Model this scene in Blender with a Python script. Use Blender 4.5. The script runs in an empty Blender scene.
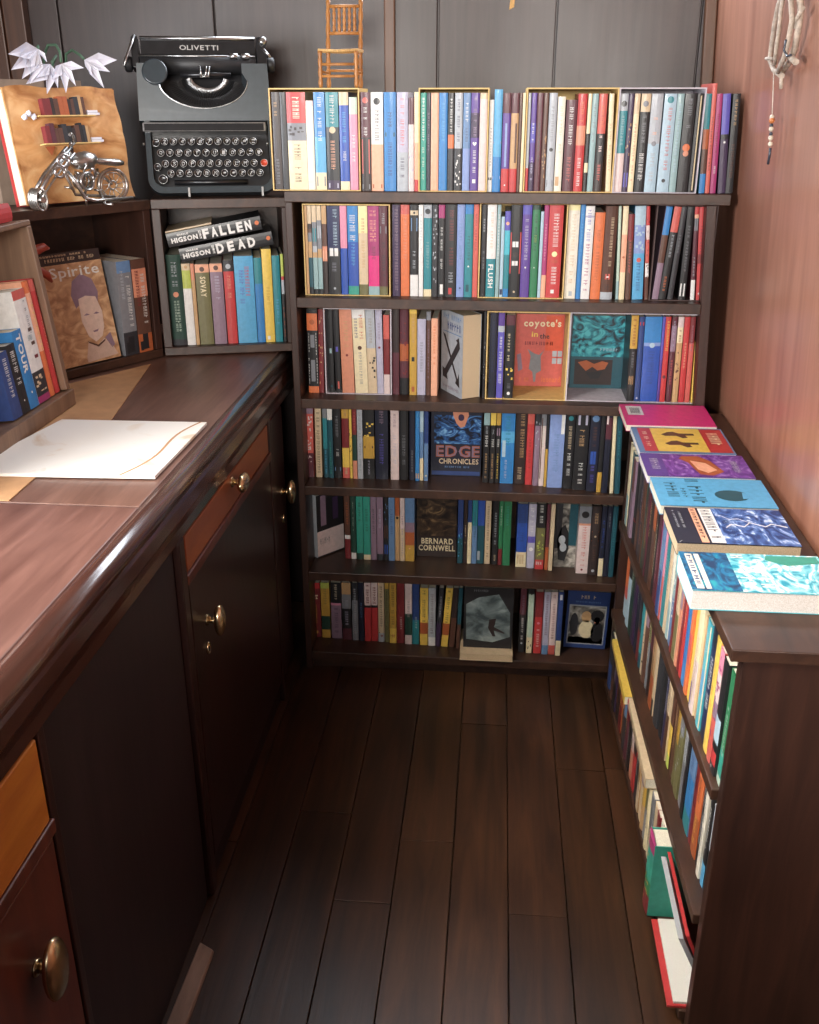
import bpy, math, random
from mathutils import Vector, Matrix
random.seed(11)
SC = bpy.context.scene
COL = SC.collection
PI = math.pi

# ------------------------------------------------------------------ camera model (used to read positions off real planes)
FPX, CX, CY, EYE = 976.0, 409.5, 512.0, 1.32
PITCH = math.atan(407/976.0)
YAW = math.atan((503-CX)/math.hypot(FPX, 407))
RIGHT = Vector((math.cos(YAW), math.sin(YAW), 0))
FWD = Vector((-math.sin(YAW)*math.cos(PITCH), math.cos(YAW)*math.cos(PITCH), -math.sin(PITCH)))
UP = RIGHT.cross(FWD)
CAM = Vector((0, 0, EYE))
def ray(x, y): return FWD + RIGHT*((x-CX)/FPX) - UP*((y-CY)/FPX)
def on_y(x, y, Y): d = ray(x, y); return CAM + d*(Y/d.y)
def on_x(x, y, X): d = ray(x, y); return CAM + d*(X/d.x)
def on_z(x, y, Z): d = ray(x, y); return CAM + d*((Z-EYE)/d.z)
def on_p(x, y, P0, n):
    d = ray(x, y); n = Vector(n); return CAM + d*(((Vector(P0)-CAM).dot(n))/d.dot(n))

# ------------------------------------------------------------------ colours
def lin(c): return c/12.92 if c <= 0.04045 else ((c+0.055)/1.055)**2.4
def hexc(h): return tuple(lin(int(h[i:i+2], 16)/255) for i in (0, 2, 4))
PAL = dict(blk='17161a', dgr='2a2a30', gry='7d7f86', lgr='aeb4bb', whi='e6e4e0', ivy='e9e2cf', crm='ead9ae', bei='d6bd98', tan='c59a66', brn='5b3626', dbr='2e1d1b',
    red='c62a2c', drd='7d1d22', mar='5a2230', crl='d0574b', org='de6d2c', dor='b1561f', yel='edc63f', dye='c79a28', pyl='efe3a0', olv='6f6a3d', lim='b6c447', grn='1f7a4c', dgn='173f33',
    tea='12848f', dte='0f4f5d', tgr='1f9b86', sky='4aa6d6', blu='1e7fc4', rbl='1f4fae', nav='1a2350', dnv='14182f', pbl='a9c6d6', sbl='5f86b4', per='8098cf', lav='b6b2c8', mau='8d7286', pur='5b3a94', dpu='3a2348',
    mag='a8246c', pnk='e08aa6', hpk='e0127c', pch='f0ab86', sal='d98a68', pwh='dfc8c4', pgr='b9cfba', grt='8fb0b2', cya='36b6c8', vio='5a52b4', kra='b98a58', nvb='23407e')
def soft(c):
    g = .3*c[0]+.55*c[1]+.15*c[2]; return tuple((x*.90+g*.10)*.97+.012 for x in c)
RGB = {k: soft(hexc(v)) for k, v in PAL.items()}

# ------------------------------------------------------------------ materials
def nt(name):
    m = bpy.data.materials.new(name); m.use_nodes = True
    t = m.node_tree; b = t.nodes['Principled BSDF']
    return m, t, b
def N(t, typ, **kw):
    n = t.nodes.new(typ)
    for k, v in kw.items():
        if k in n.inputs: n.inputs[k].default_value = v
        else: setattr(n, k, v)
    return n
def coords(t, scale, rot=(0, 0, 0), gen='Object'):
    tc = N(t, 'ShaderNodeTexCoord'); mp = N(t, 'ShaderNodeMapping')
    mp.inputs['Scale'].default_value = scale; mp.inputs['Rotation'].default_value = rot
    t.links.new(tc.outputs[gen], mp.inputs['Vector']); return mp.outputs['Vector']
def ramp(t, fac, stops):
    r = N(t, 'ShaderNodeValToRGB'); e = r.color_ramp.elements
    while len(e) < len(stops): e.new(0.5)
    for el, (p, c) in zip(e, stops): el.position = p; el.color = (*c, 1)
    t.links.new(fac, r.inputs['Fac']); return r.outputs['Color']
def wood(name, dark, light, grain=(40, 40, 3), rough=0.4, coat=0.0, bump=0.15, attr=False, spec=0.5, rr=0.12):
    m, t, b = nt(name); v = coords(t, grain)
    n1 = N(t, 'ShaderNodeTexNoise', Scale=1.0, Detail=7.0, Roughness=0.62, Distortion=0.6); t.links.new(v, n1.inputs['Vector'])
    v2 = coords(t, (3.1, 3.1, 1.7)); n2 = N(t, 'ShaderNodeTexNoise', Scale=1.0, Detail=4.0); t.links.new(v2, n2.inputs['Vector'])
    mx = N(t, 'ShaderNodeMath', operation='MULTIPLY_ADD'); t.links.new(n1.outputs['Fac'], mx.inputs[0]); mx.inputs[1].default_value = .7
    sc = N(t, 'ShaderNodeMath', operation='MULTIPLY'); t.links.new(n2.outputs['Fac'], sc.inputs[0]); sc.inputs[1].default_value = .3
    t.links.new(sc.outputs[0], mx.inputs[2])
    col = ramp(t, mx.outputs[0], [(.30, dark), (.52, tuple((a+c)/2 for a, c in zip(dark, light))), (.70, light)])
    if attr:
        at = N(t, 'ShaderNodeAttribute', attribute_name='Col'); mm = N(t, 'ShaderNodeMixRGB', blend_type='MULTIPLY'); mm.inputs[0].default_value = 1
        t.links.new(col, mm.inputs[1]); t.links.new(at.outputs['Color'], mm.inputs[2]); col = mm.outputs[0]
    t.links.new(col, b.inputs['Base Color'])
    rg = N(t, 'ShaderNodeMath', operation='MULTIPLY_ADD'); t.links.new(n2.outputs['Fac'], rg.inputs[0]); rg.inputs[1].default_value = rr*2; rg.inputs[2].default_value = rough-rr
    t.links.new(rg.outputs[0], b.inputs['Roughness'])
    b.inputs['Coat Weight'].default_value = coat; b.inputs['Coat Roughness'].default_value = .18; b.inputs['Specular IOR Level'].default_value = spec
    bp = N(t, 'ShaderNodeBump', Strength=bump, Distance=.002); t.links.new(n1.outputs['Fac'], bp.inputs['Height']); t.links.new(bp.outputs['Normal'], b.inputs['Normal'])
    return m
def plain(name, col, rough=.5, metal=0.0, var=.12, scale=60, coat=0, spec=.5, bump=.05):
    m, t, b = nt(name); v = coords(t, (scale,)*3)
    n = N(t, 'ShaderNodeTexNoise', Scale=1.0, Detail=4.0); t.links.new(v, n.inputs['Vector'])
    c = ramp(t, n.outputs['Fac'], [(.3, tuple(x*(1-var) for x in col)), (.7, tuple(min(1, x*(1+var)) for x in col))])
    t.links.new(c, b.inputs['Base Color']); b.inputs['Roughness'].default_value = rough; b.inputs['Metallic'].default_value = metal
    b.inputs['Coat Weight'].default_value = coat; b.inputs['Specular IOR Level'].default_value = spec
    bp = N(t, 'ShaderNodeBump', Strength=bump, Distance=.001); t.links.new(n.outputs['Fac'], bp.inputs['Height']); t.links.new(bp.outputs['Normal'], b.inputs['Normal'])
    return m
def attr_mat(name, rough, wear=.16, scale=90, coat=0, spec=.4):
    m, t, b = nt(name); at = N(t, 'ShaderNodeAttribute', attribute_name='Col')
    v = coords(t, (scale,)*3); n = N(t, 'ShaderNodeTexNoise', Scale=1.0, Detail=5.0, Roughness=.65); t.links.new(v, n.inputs['Vector'])
    f = ramp(t, n.outputs['Fac'], [(.3, (1-wear,)*3), (.62, (1, 1, 1))])
    mm = N(t, 'ShaderNodeMixRGB', blend_type='MULTIPLY'); mm.inputs[0].default_value = 1
    t.links.new(at.outputs['Color'], mm.inputs[1]); t.links.new(f, mm.inputs[2]); t.links.new(mm.outputs[0], b.inputs['Base Color'])
    b.inputs['Roughness'].default_value = rough; b.inputs['Coat Weight'].default_value = coat; b.inputs['Specular IOR Level'].default_value = spec
    return m
M = {}
M['case'] = wood('stained_shelf_wood', hexc('251814'), hexc('513628'), (30, 8, 30), .42, bump=.2)
M['case_v'] = wood('stained_upright_wood', hexc('231613'), hexc('482d23'), (45, 45, 4), .42, bump=.2)
M['cab'] = wood('dark_mahogany', hexc('1b0f0e'), hexc('391f1a'), (40, 40, 3.5), .34, coat=.1, bump=.1)
M['panel'] = wood('dark_cabinet_panel', hexc('1a1112'), hexc('312022'), (45, 45, 3), .45, bump=.1)
M['drawer'] = wood('honey_drawer_wood', hexc('a0571f'), hexc('d08a35'), (30, 6, 30), .36, coat=.15, bump=.06)
M['drawer_brown'] = wood('chestnut_drawer_wood', hexc('74391d'), hexc('a05a2e'), (30, 6, 30), .36, coat=.15, bump=.06)
M['door'] = wood('red_brown_door_wood', hexc('42201a'), hexc('6b3625'), (40, 40, 3), .36, coat=.1, bump=.06)
M['desk'] = wood('worn_counter_wood', hexc('56392f'), hexc('886557'), (38, 4, 38), .42, bump=.12, rr=.1)
M['desk_red'] = wood('reddish_counter_wood', hexc('4e312a'), hexc('7d594e'), (38, 4, 38), .40, bump=.12, rr=.1)
M['nose'] = wood('polished_counter_edge', hexc('301b17'), hexc('57362c'), (38, 4, 38), .20, coat=.7, bump=.02, rr=.05)
M['kraft'] = plain('tan_board', hexc('bd9066'), .7, var=.1, scale=35)
M['floor'] = wood('old_floor_plank', hexc('1a110c'), hexc('523421'), (34, 3, 34), .38, attr=True, bump=.35, rr=.14)
M['wall_r'] = wood('red_mahogany_ply', hexc('865645'), hexc('b48069'), (26, 26, 2.2), .34, coat=.3, bump=.05)
M['wall_b'] = wood('dark_painted_boards', hexc('2f2524'), hexc('443735'), (60, 60, 3), .40, bump=.12)
M['wall_l'] = wood('brown_boards', hexc('3a241c'), hexc('5f4030'), (50, 50, 3), .45, bump=.12)
M['trim'] = wood('brown_batten', hexc('49301f'), hexc('6d4a35'), (50, 50, 4), .42, bump=.12)
M['ceil'] = wood('ceiling_boards', hexc('6b5a4a'), hexc('8d7a66'), (30, 3, 30), .6)
M['cover'] = attr_mat('printed_book_cover', .36, coat=.06)
M['cloth'] = attr_mat('cloth_book_cover', .6)
M['art'] = attr_mat('painted_print', .5, .1)
M['box'] = plain('thin_plywood', hexc('d8b878'), .6, scale=80)
M['box_grey'] = plain('grey_card', hexc('c3bcc4'), .6, scale=80)
M['box_dark'] = plain('brown_card', hexc('4a3836'), .6, scale=80)
m, t, b = nt('page_edges'); v = coords(t, (900, 900, 900)); n = N(t, 'ShaderNodeTexNoise', Scale=1.0, Detail=2.0); t.links.new(v, n.inputs['Vector'])
at = N(t, 'ShaderNodeAttribute', attribute_name='Col'); f = ramp(t, n.outputs['Fac'], [(.35, (.78, .76, .72)), (.65, (1, 1, 1))])
mm = N(t, 'ShaderNodeMixRGB', blend_type='MULTIPLY'); mm.inputs[0].default_value = 1; t.links.new(at.outputs['Color'], mm.inputs[1]); t.links.new(f, mm.inputs[2]); t.links.new(mm.outputs[0], b.inputs['Base Color']); b.inputs['Roughness'].default_value = .85
M['page'] = m
def swirl(name, stops, scale, dist=2.0, rough=.35):
    m, t, b = nt(name); v = coords(t, (scale, scale, scale*1.6)); n = N(t, 'ShaderNodeTexNoise', Scale=1.0, Detail=5.0, Distortion=dist); t.links.new(v, n.inputs['Vector'])
    t.links.new(ramp(t, n.outputs['Fac'], stops), b.inputs['Base Color']); b.inputs['Roughness'].default_value = rough; return m
M['sw_teal'] = swirl('teal_cloud_print', [(.38, hexc('0b2630')), (.5, hexc('1a7f8e')), (.62, hexc('4fb6bd'))], 26)
M['sw_blue'] = swirl('blue_flame_print', [(.42, hexc('0c1226')), (.56, hexc('2f5f9c')), (.68, hexc('7fb0d6'))], 30)
M['sw_wave'] = swirl('wave_print', [(.36, hexc('0f8fa8')), (.5, hexc('7fd0dc')), (.62, hexc('eef6f4'))], 22, 3)
M['sw_deep'] = swirl('deep_water_print', [(.38, hexc('07345a')), (.55, hexc('0e6f9c')), (.7, hexc('1f9aa8'))], 26, 2)
M['sw_storm'] = swirl('storm_print', [(.4, hexc('203a6e')), (.52, hexc('3f62a0')), (.6, hexc('6f8fc4')), (.66, hexc('c8d6ee'))], 18, 3)
M['sw_purple'] = swirl('purple_print', [(.4, hexc('5a2f80')), (.55, hexc('7f4fa6')), (.66, hexc('a88cc4'))], 24, 2)
M['sw_sepia'] = swirl('sepia_print', [(.4, hexc('a57c5b')), (.55, hexc('c79f78')), (.68, hexc('dbbb94'))], 22, 1.5)
M['sw_mist'] = swirl('mist_print', [(.4, hexc('3a4548')), (.55, hexc('6f7c7e')), (.7, hexc('98a4a2'))], 18, .6)
M['sw_dark'] = swirl('dark_print', [(.4, hexc('1f1714')), (.58, hexc('4b3a2c')), (.7, hexc('8d7350'))], 26, 1.5)
M['sw_grey'] = swirl('grey_photo_print', [(.4, hexc('3b3836')), (.55, hexc('8f8a82')), (.66, hexc('c9c4ba'))], 22, 1)
M['marble'] = swirl('veined_white_paper', [(.30, hexc('e2cdb6')), (.37, hexc('f4efe8')), (.62, hexc('f6f3ee')), (.70, hexc('e6d5c2'))], 6, 1.2, .5)
M['parch'] = swirl('crumpled_parchment', [(.34, hexc('a8703f')), (.52, hexc('cf9a63')), (.7, hexc('e3bd8b'))], 14, .8, .75)
M['brass'] = plain('worn_brass', (.72, .56, .34), .24, 1.0, .15, 200)
M['steel'] = plain('bright_steel', (.5, .5, .5), .3, 1.0, .2, 150)
M['wire'] = plain('twisted_steel_wire', (.5, .49, .47), .32, 1.0, .3, 300)
M['enamel'] = plain('blue_black_enamel', hexc('323a3f'), .3, var=.12, scale=70, coat=.4)
M['black'] = plain('black_enamel', (.012, .012, .014), .32, var=.2, coat=.2)
M['rubber'] = plain('black_rubber', (.02, .02, .022), .5)
M['keytop'] = plain('black_key', (.02, .02, .022), .25, coat=.5)
M['white'] = plain('white_lettering', (.42, .41, .40), .5, var=.05)
M['redkey'] = plain('red_key', hexc('c4462f'), .35)
M['paperw'] = plain('folded_white_paper', hexc('dfe0ec'), .75, var=.06)
M['stem'] = plain('green_wire_stem', hexc('4c6a55'), .6)
M['card'] = plain('grey_brown_card', hexc('8b7868'), .75, scale=40)
M['cane'] = wood('turned_cane', hexc('8a5426'), hexc('c48a4c'), (90, 90, 20), .4, bump=.1)
M['rush'] = plain('woven_straw', hexc('c29a62'), .8, var=.3, scale=250, bump=.5)
M['twig'] = plain('bleached_twig', hexc('b7a797'), .7, var=.3, scale=120, bump=.4)
M['bead_o'] = plain('orange_bead', hexc('c77a45'), .3); M['bead_w'] = plain('pale_bead', hexc('d8ccb8'), .3); M['bead_d'] = plain('dark_bead', hexc('3a3f4a'), .3)
M['redleather'] = plain('red_brown_leather', hexc('9a3f2d'), .5, var=.25)
M['thread'] = plain('pale_thread', hexc('cfc6b8'), .8)
M['rackwood'] = wood('pale_brown_rack_wood', hexc('63493a'), hexc('8f7158'), (45, 45, 4), .5, bump=.1)
M['worn'] = wood('worn_pale_wood', hexc('5a463c'), hexc('a38b7a'), (40, 4, 40), .6, bump=.4)

# ------------------------------------------------------------------ mesh builder
class MB:
    def __init__(s): s.v = []; s.f = []; s.c = []; s.m = []; s.sm = []
    def face(s, pts, col=(1, 1, 1), mi=0, smooth=False):
        b = len(s.v); s.v += [tuple(p) for p in pts]; s.f.append(tuple(range(b, b+len(pts)))); s.c.append(col); s.m.append(mi); s.sm.append(smooth)
    def add(s, vs, fs, col=(1, 1, 1), mi=0, smooth=False):
        b = len(s.v); s.v += [tuple(p) for p in vs]
        for f in fs: s.f.append(tuple(b+i for i in f)); s.c.append(col); s.m.append(mi); s.sm.append(smooth)
    def box(s, lo, hi, col=(1, 1, 1), mi=0):
        x0, y0, z0 = lo; x1, y1, z1 = hi
        s.add([(x0, y0, z0), (x1, y0, z0), (x1, y1, z0), (x0, y1, z0), (x0, y0, z1), (x1, y0, z1), (x1, y1, z1), (x0, y1, z1)],
              [(3, 2, 1, 0), (4, 5, 6, 7), (0, 1, 5, 4), (1, 2, 6, 5), (2, 3, 7, 6), (3, 0, 4, 7)], col, mi)
    def hexa(s, p, col=(1, 1, 1), mi=0):   # 4 bottom + 4 top points
        s.add(p, [(3, 2, 1, 0), (4, 5, 6, 7), (0, 1, 5, 4), (1, 2, 6, 5), (2, 3, 7, 6), (3, 0, 4, 7)], col, mi)
    def prism(s, poly, z0, z1, col=(1, 1, 1), mi=0, f=lambda a, b, c: (a, b, c)):
        n = len(poly)
        s.add([f(a, b, z0) for a, b in poly]+[f(a, b, z1) for a, b in poly],
              [tuple(range(n-1, -1, -1)), tuple(range(n, 2*n))]+[(i, (i+1) % n, n+(i+1) % n, n+i) for i in range(n)], col, mi)
    def tube(s, pts, r, n=8, col=(1, 1, 1), mi=0, closed=False, flat=None):
        pts = [Vector(p) for p in pts]; k = len(pts)
        rs = r if isinstance(r, (list, tuple)) else [r]*k
        base = len(s.v); ref = Vector((.137, .31, .94))
        up = None
        for i, p in enumerate(pts):
            a = pts[(i-1) % k] if (closed or i > 0) else p; c = pts[(i+1) % k] if (closed or i < k-1) else p
            d = (c-a)
            d = d.normalized() if d.length > 1e-9 else Vector((0, 0, 1))
            if up is None:
                up = ref if abs(d.dot(ref)) < .9 else Vector((1, 0, 0))
            u = (up-d*up.dot(d)).normalized(); w = d.cross(u); up = u
            for j in range(n):
                an = 2*PI*j/n; s.v.append(tuple(p+(u*math.cos(an)+w*math.sin(an))*rs[i]))
        for i in range(k if closed else k-1):
            for j in range(n):
                a = base+i*n+j; b2 = base+i*n+(j+1) % n; c = base+((i+1) % k)*n+(j+1) % n; d2 = base+((i+1) % k)*n+j
                s.f.append((a, b2, c, d2)); s.c.append(col); s.m.append(mi); s.sm.append(True)
        if not closed:
            s.f.append(tuple(base+j for j in range(n-1, -1, -1))); s.c.append(col); s.m.append(mi); s.sm.append(False)
            s.f.append(tuple(base+(k-1)*n+j for j in range(n))); s.c.append(col); s.m.append(mi); s.sm.append(False)
    def lathe(s, prof, n=20, O=(0, 0, 0), A=(0, 0, 1), col=(1, 1, 1), mi=0, sx=1.0, X=None):
        A = Vector(A).normalized(); X = Vector(X).normalized() if X else (Vector((1, 0, 0)) if abs(A.x) < .9 else Vector((0, 1, 0)))
        X = (X-A*X.dot(A)).normalized(); Y = A.cross(X); O = Vector(O); b = len(s.v)
        for r, h in prof:
            for j in range(n):
                an = 2*PI*j/n; s.v.append(tuple(O+A*h+X*(r*sx*math.cos(an))+Y*(r*math.sin(an))))
        for i in range(len(prof)-1):
            for j in range(n):
                s.f.append((b+i*n+j, b+i*n+(j+1) % n, b+(i+1)*n+(j+1) % n, b+(i+1)*n+j)); s.c.append(col); s.m.append(mi); s.sm.append(True)
        s.f.append(tuple(b+j for j in range(n-1, -1, -1))); s.c.append(col); s.m.append(mi); s.sm.append(False)
        s.f.append(tuple(b+(len(prof)-1)*n+j for j in range(n))); s.c.append(col); s.m.append(mi); s.sm.append(False)
    def build(s, name, mats, parent=None, mw=None, bevel=0, fixn=False):
        me = bpy.data.meshes.new(name); me.from_pydata(s.v, [], s.f)
        at = me.color_attributes.new('Col', 'FLOAT_COLOR', 'CORNER'); buf = []
        for f, c in zip(s.f, s.c): buf += (list(c[:3])+[1.0])*len(f)
        at.data.foreach_set('color', buf)
        me.polygons.foreach_set('material_index', s.m); me.polygons.foreach_set('use_smooth', s.sm)
        for mt in (mats if isinstance(mats, (list, tuple)) else [mats]): me.materials.append(mt)
        me.validate(); me.update()
        o = bpy.data.objects.new(name, me); COL.objects.link(o)
        if parent: o.parent = parent
        if mw is not None: o.matrix_world = mw
        if bevel:
            md = o.modifiers.new('bevel', 'BEVEL'); md.width = bevel; md.segments = 2; md.limit_method = 'ANGLE'; md.angle_limit = .6
        return o
LABELS = {}
def tag(o, label, cat, group=None):
    n = len(label.split()); assert 4 <= n <= 16, (n, label)
    assert label not in LABELS, label
    LABELS[label] = o.name
    o['label'] = label; o['category'] = cat
    if group: o['group'] = group
    return o
def empty(name, mw=None):
    o = bpy.data.objects.new(name, None); COL.objects.link(o); o.empty_display_size = .05
    if mw is not None: o.matrix_world = mw
    return o
def struct(o): o['kind'] = 'structure'; return o
def frame(O, X, Z=(0, 0, 1)):      # matrix whose x axis is X, z axis Z
    X = Vector(X).normalized(); Z = Vector(Z).normalized(); Y = Z.cross(X).normalized(); X = Y.cross(Z)
    m = Matrix((X, Y, Z)).transposed().to_4x4(); m.translation = Vector(O); return m

# ------------------------------------------------------------------ lettering
GL = {}
def glyph(ch, bold=0.0):
    k = (ch, bold)
    if k not in GL:
        cu = bpy.data.curves.new('letter', 'FONT'); cu.body = ch; cu.size = 1; cu.offset = bold; cu.resolution_u = 2
        o = bpy.data.objects.new('letter', cu); COL.objects.link(o)
        dg = bpy.context.evaluated_depsgraph_get(); me = o.evaluated_get(dg).to_mesh()
        vs = [(v.co.x, v.co.y) for v in me.vertices]; fs = [tuple(p.vertices) for p in me.polygons]
        o.evaluated_get(dg).to_mesh_clear(); bpy.data.objects.remove(o); bpy.data.curves.remove(cu)
        GL[k] = (vs, fs, min([v[0] for v in vs], default=0), max([v[0] for v in vs], default=.3))
    return GL[k]
def layout(text, bold=0.0, gap=.09):
    out = []; x = 0
    for ch in text:
        if ch == ' ': x += .3; continue
        vs, fs, a, b = glyph(ch, bold); out.append(([(px-a+x, py) for px, py in vs], fs)); x += b-a+gap
    ys = [p[1] for g in out for p in g[0]]
    return out, x-gap, min(ys), max(ys)
def letters(mb, text, P, u0, u1, v0, v1, col, mi=0, rot=0, bold=0.02):
    """text fitted into the box u0..u1 x v0..v1 of the surface P(u,v); rot 0 upright, -90 reads downwards, 90 reads upwards"""
    g, w, y0, y1 = layout(text, bold)
    for vs, fs in g:
        pts = []
        for x, y in vs:
            a, b = x/w, (y-y0)/(y1-y0)
            if rot == 0: pts.append(P(u0+(u1-u0)*a, v0+(v1-v0)*b))
            elif rot == -90: pts.append(P(u0+(u1-u0)*b, v1-(v1-v0)*a))
            elif rot == 180: pts.append(P(u1-(u1-u0)*a, v1-(v1-v0)*b))
            else: pts.append(P(u1-(u1-u0)*b, v0+(v1-v0)*a))
        mb.add(pts, fs, col, mi)
def rect(mb, P, u0, u1, v0, v1, col, mi=0): mb.face([P(u0, v0), P(u1, v0), P(u1, v1), P(u0, v1)], col, mi)
def disc(mb, P, u, v, ru, rv, col, mi=0, n=14): mb.face([P(u+ru*math.cos(2*PI*i/n), v+rv*math.sin(2*PI*i/n)) for i in range(n)], col, mi)
def scribble(mb, P, u0, u1, v0, v1, col, n, mi=0, rot=-90):
    """small strokes standing for lettering too small to read in the photograph"""
    L = abs(v1-v0) if rot else abs(u1-u0); st = L/n
    for i in range(n):
        if random.random() < .1: continue
        a = i*st; w = st*random.uniform(.5, .72); k = random.random()
        if rot:
            va, vb = v1-a-w, v1-a; um = u0+(u1-u0)*(.45+.2*random.random())
            rect(mb, P, u0, u1, vb-w*.34, vb, col, mi)
            if k > .3: rect(mb, P, u0, u1, va, va+w*.3, col, mi)
            if k < .7: rect(mb, P, um, um+(u1-u0)*.2, va, vb, col, mi)
        else:
            ua, ub = u0+a, u0+a+w; vm = v0+(v1-v0)*(.4+.2*random.random())
            rect(mb, P, ua, ua+w*.34, v0, v1, col, mi)
            if k > .3: rect(mb, P, ub-w*.3, ub, v0, v1, col, mi)
            if k < .7: rect(mb, P, ua, ub, vm, vm+(v1-v0)*.2, col, mi)

# ------------------------------------------------------------------ a book: spine faces -y, front cover +x, foot at z=0
def book_mesh(t, d, h, bands, marks='', hard=False, page='ivy', front=None, back=None):
    """returns (cover MB, pages MB). bands: 'col@f col@f col' from the head down."""
    mb = MB(); pg = MB(); T = t/2; c = .0022 if hard else .0009
    c = min(c, t*.2)
    bs = []
    top = 1.0
    for w in bands.split():
        if '@' in w: k, f = w.split('@'); bot = 1-float(f)
        else: k, bot = w, 0.0
        bs.append((RGB[k], bot*h, top*h)); top = bot
    main = max(bs, key=lambda q: q[2]-q[1])[0]
    fc = RGB[front] if front else main; bc = RGB[back] if back else main
    bow = min(.0035, t*.16) if hard else min(.0012, t*.07)
    xs = [-T, -T*.55, 0, T*.55, T]; ys = [bow, bow*.28, 0, bow*.28, bow]
    for col, z0, z1 in bs:
        for i in range(4):
            mb.face([(xs[i], ys[i], z0), (xs[i+1], ys[i+1], z0), (xs[i+1], ys[i+1], z1), (xs[i], ys[i], z1)], col, 0, True)
    # the two boards, each a thin slab, and the inside of the spine
    for s, cc in ((-1, bc), (1, fc)):
        xo, xi = s*T, s*(T-c); q = [(xo, bow), (xo, d), (xi, d), (xi, bow+c)]
        if s > 0: q = q[::1]
        n = 4; vs = [(a, b, 0) for a, b in q]+[(a, b, h) for a, b in q]
        fs = [(0, 1, 5, 4), (1, 2, 6, 5), (2, 3, 7, 6), (3, 2, 1, 0), (4, 5, 6, 7)]
        if s < 0: fs = [tuple(reversed(f)) for f in fs]
        mb.add(vs, fs, cc)
    sp = [(xs[i], ys[i]) for i in range(5)]+[(T-c, bow+c), (-T+c, bow+c)]
    mb.add([(a, b, 0) for a, b in sp], [tuple(range(6, -1, -1))], bs[-1][0]); mb.add([(a, b, h) for a, b in sp], [tuple(range(7))], bs[0][0])
    mb.face([(T-c, bow+c, 0), (-T+c, bow+c, 0), (-T+c, bow+c, h), (T-c, bow+c, h)], main)
    e = .003 if hard else .0006
    pg.box((-T+c, bow+c+.0002, e), (T-c, d-e*1.3, h-e), RGB[page])
    S = lambda u, v: (-T+t*u, -.0003+(bow*.9*(2*u-1)**2), h*v)       # spine surface, u 0..1 left to right, v 0..1 up
    for mk in [q for q in marks.split(';') if q]:
        p = mk.split(',')
        typ, col = p[0], RGB[p[1]]; a = float(p[2]); b = float(p[3])
        if typ == 't':       # lettering running down the spine
            txt = p[4] if len(p) > 4 else ''
            u0 = float(p[5]) if len(p) > 5 else .28; u1 = float(p[6]) if len(p) > 6 else .72
            if txt: letters(mb, txt, S, u0, u1, 1-b, 1-a, col, 0, -90, .03)
            else: scribble(mb, S, u0+.06*(u1-u0)*1.5, u1-.06*(u1-u0)*1.5, 1-b, 1-a, tuple(.72*x+.28*y for x, y in zip(col, main)), max(5, int((b-a)*h/.0062)))
        elif typ == 'h':     # short lettering across the spine
            scribble(mb, S, .14, .86, 1-b, 1-a, col, 3, rot=0)
        elif typ == 'r': rect(mb, S, float(p[4]) if len(p) > 4 else .1, float(p[5]) if len(p) > 5 else .9, 1-b, 1-a, col)
        elif typ == 'o':
            r = min(t*.4, b*h); disc(mb, S, .5, 1-a, r/t, r/h, col)
        elif typ == 'w':     # white heart
            r = .3; cx = .5; cy = 1-a; q = t/h
            pts = [(0, -.9), (.8, 0), (.75, .5), (.4, .65), (0, .3), (-.4, .65), (-.75, .5), (-.8, 0)]
            mb.face([S(cx+r*x, cy+r*q*y) for x, y in pts], col)
        elif typ == 's':     # mottled bits
            for i in range(int(float(p[4])) if len(p) > 4 else 10):
                u = random.uniform(.05, .75); v = random.uniform(1-b, 1-a-.02); rect(mb, S, u, u+random.uniform(.1, .25), v, v+random.uniform(.01, .03), col)
    return mb, pg
def put_book(name, t, d, h, bands, marks, mw, label, group, hard=False, page='ivy', art=None, front=None, back=None, cat='book', extra=()):
    mb, pg = book_mesh(t, d, h, bands, marks, hard, page, front, back)
    if art: art(mb, t, d, h)
    o = mb.build(name, [M['cloth'] if hard and not art else M['cover'], *extra], None, mw)
    tag(o, label, cat, group)
    p = pg.build('page_block', M['page'], o); p.matrix_parent_inverse = Matrix.Identity(4)
    return o
def front_P(t, d, h): return lambda u, v, e=.0004: (t/2+e, d*u, h*v)     # front cover, u from the spine out
def back_P(t, d, h): return lambda u, v, e=.0004: (-t/2-e, d*(1-u), h*v)
LK, LF, LS, LC, LW, EXPO = 10, 205, 46, 17, .6, 0.15
# ================================================================== the room
YB = 2.46                                   # back wall
def wall_x(z): return .503-.05*(z-.66)      # the right wall leans in a little towards the top
mb = MB(); step = .1045; x = -.256-step*10
while x < .56:
    x1 = x+step; ys = {-1.0, YB}
    k = round((x+.256)/step)
    ys |= {0: {1.335}, 1: {1.503, .3}, 2: {1.9, .6}, 3: {1.33, .2}, 4: {1.75}}.get(k, {random.uniform(-.2, 2.0)})
    ys = sorted(ys)
    for a, b in zip(ys, ys[1:]):
        s = random.uniform(.8, 1.12); c = (s, s*random.uniform(.96, 1.02), s*random.uniform(.92, 1.02)); g = .0007
        mb.box((x+g, a+g, -.02), (x1-g, b-g, random.uniform(-.0012, 0)), c)
    x = x1
mb.box((-1.4, -1.05, -.05), (.62, YB+.0115, -.0202), (.25, .22, .2))
struct(mb.build('floor', M['floor'], bevel=.0012))
mb = MB(); gx = sorted([-1.25]+[on_y(p, 30, YB).x for p in (60, 215, 438, 556, 700)]+[.6])
BX0, BX1, BZ0, BZ1 = -.60, .40, 1.60, 1.98
for a, b in zip(gx, gx[1:]): mb.box((a+.0018, YB, 0), (b-.0018, YB+.02, BZ0))
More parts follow.
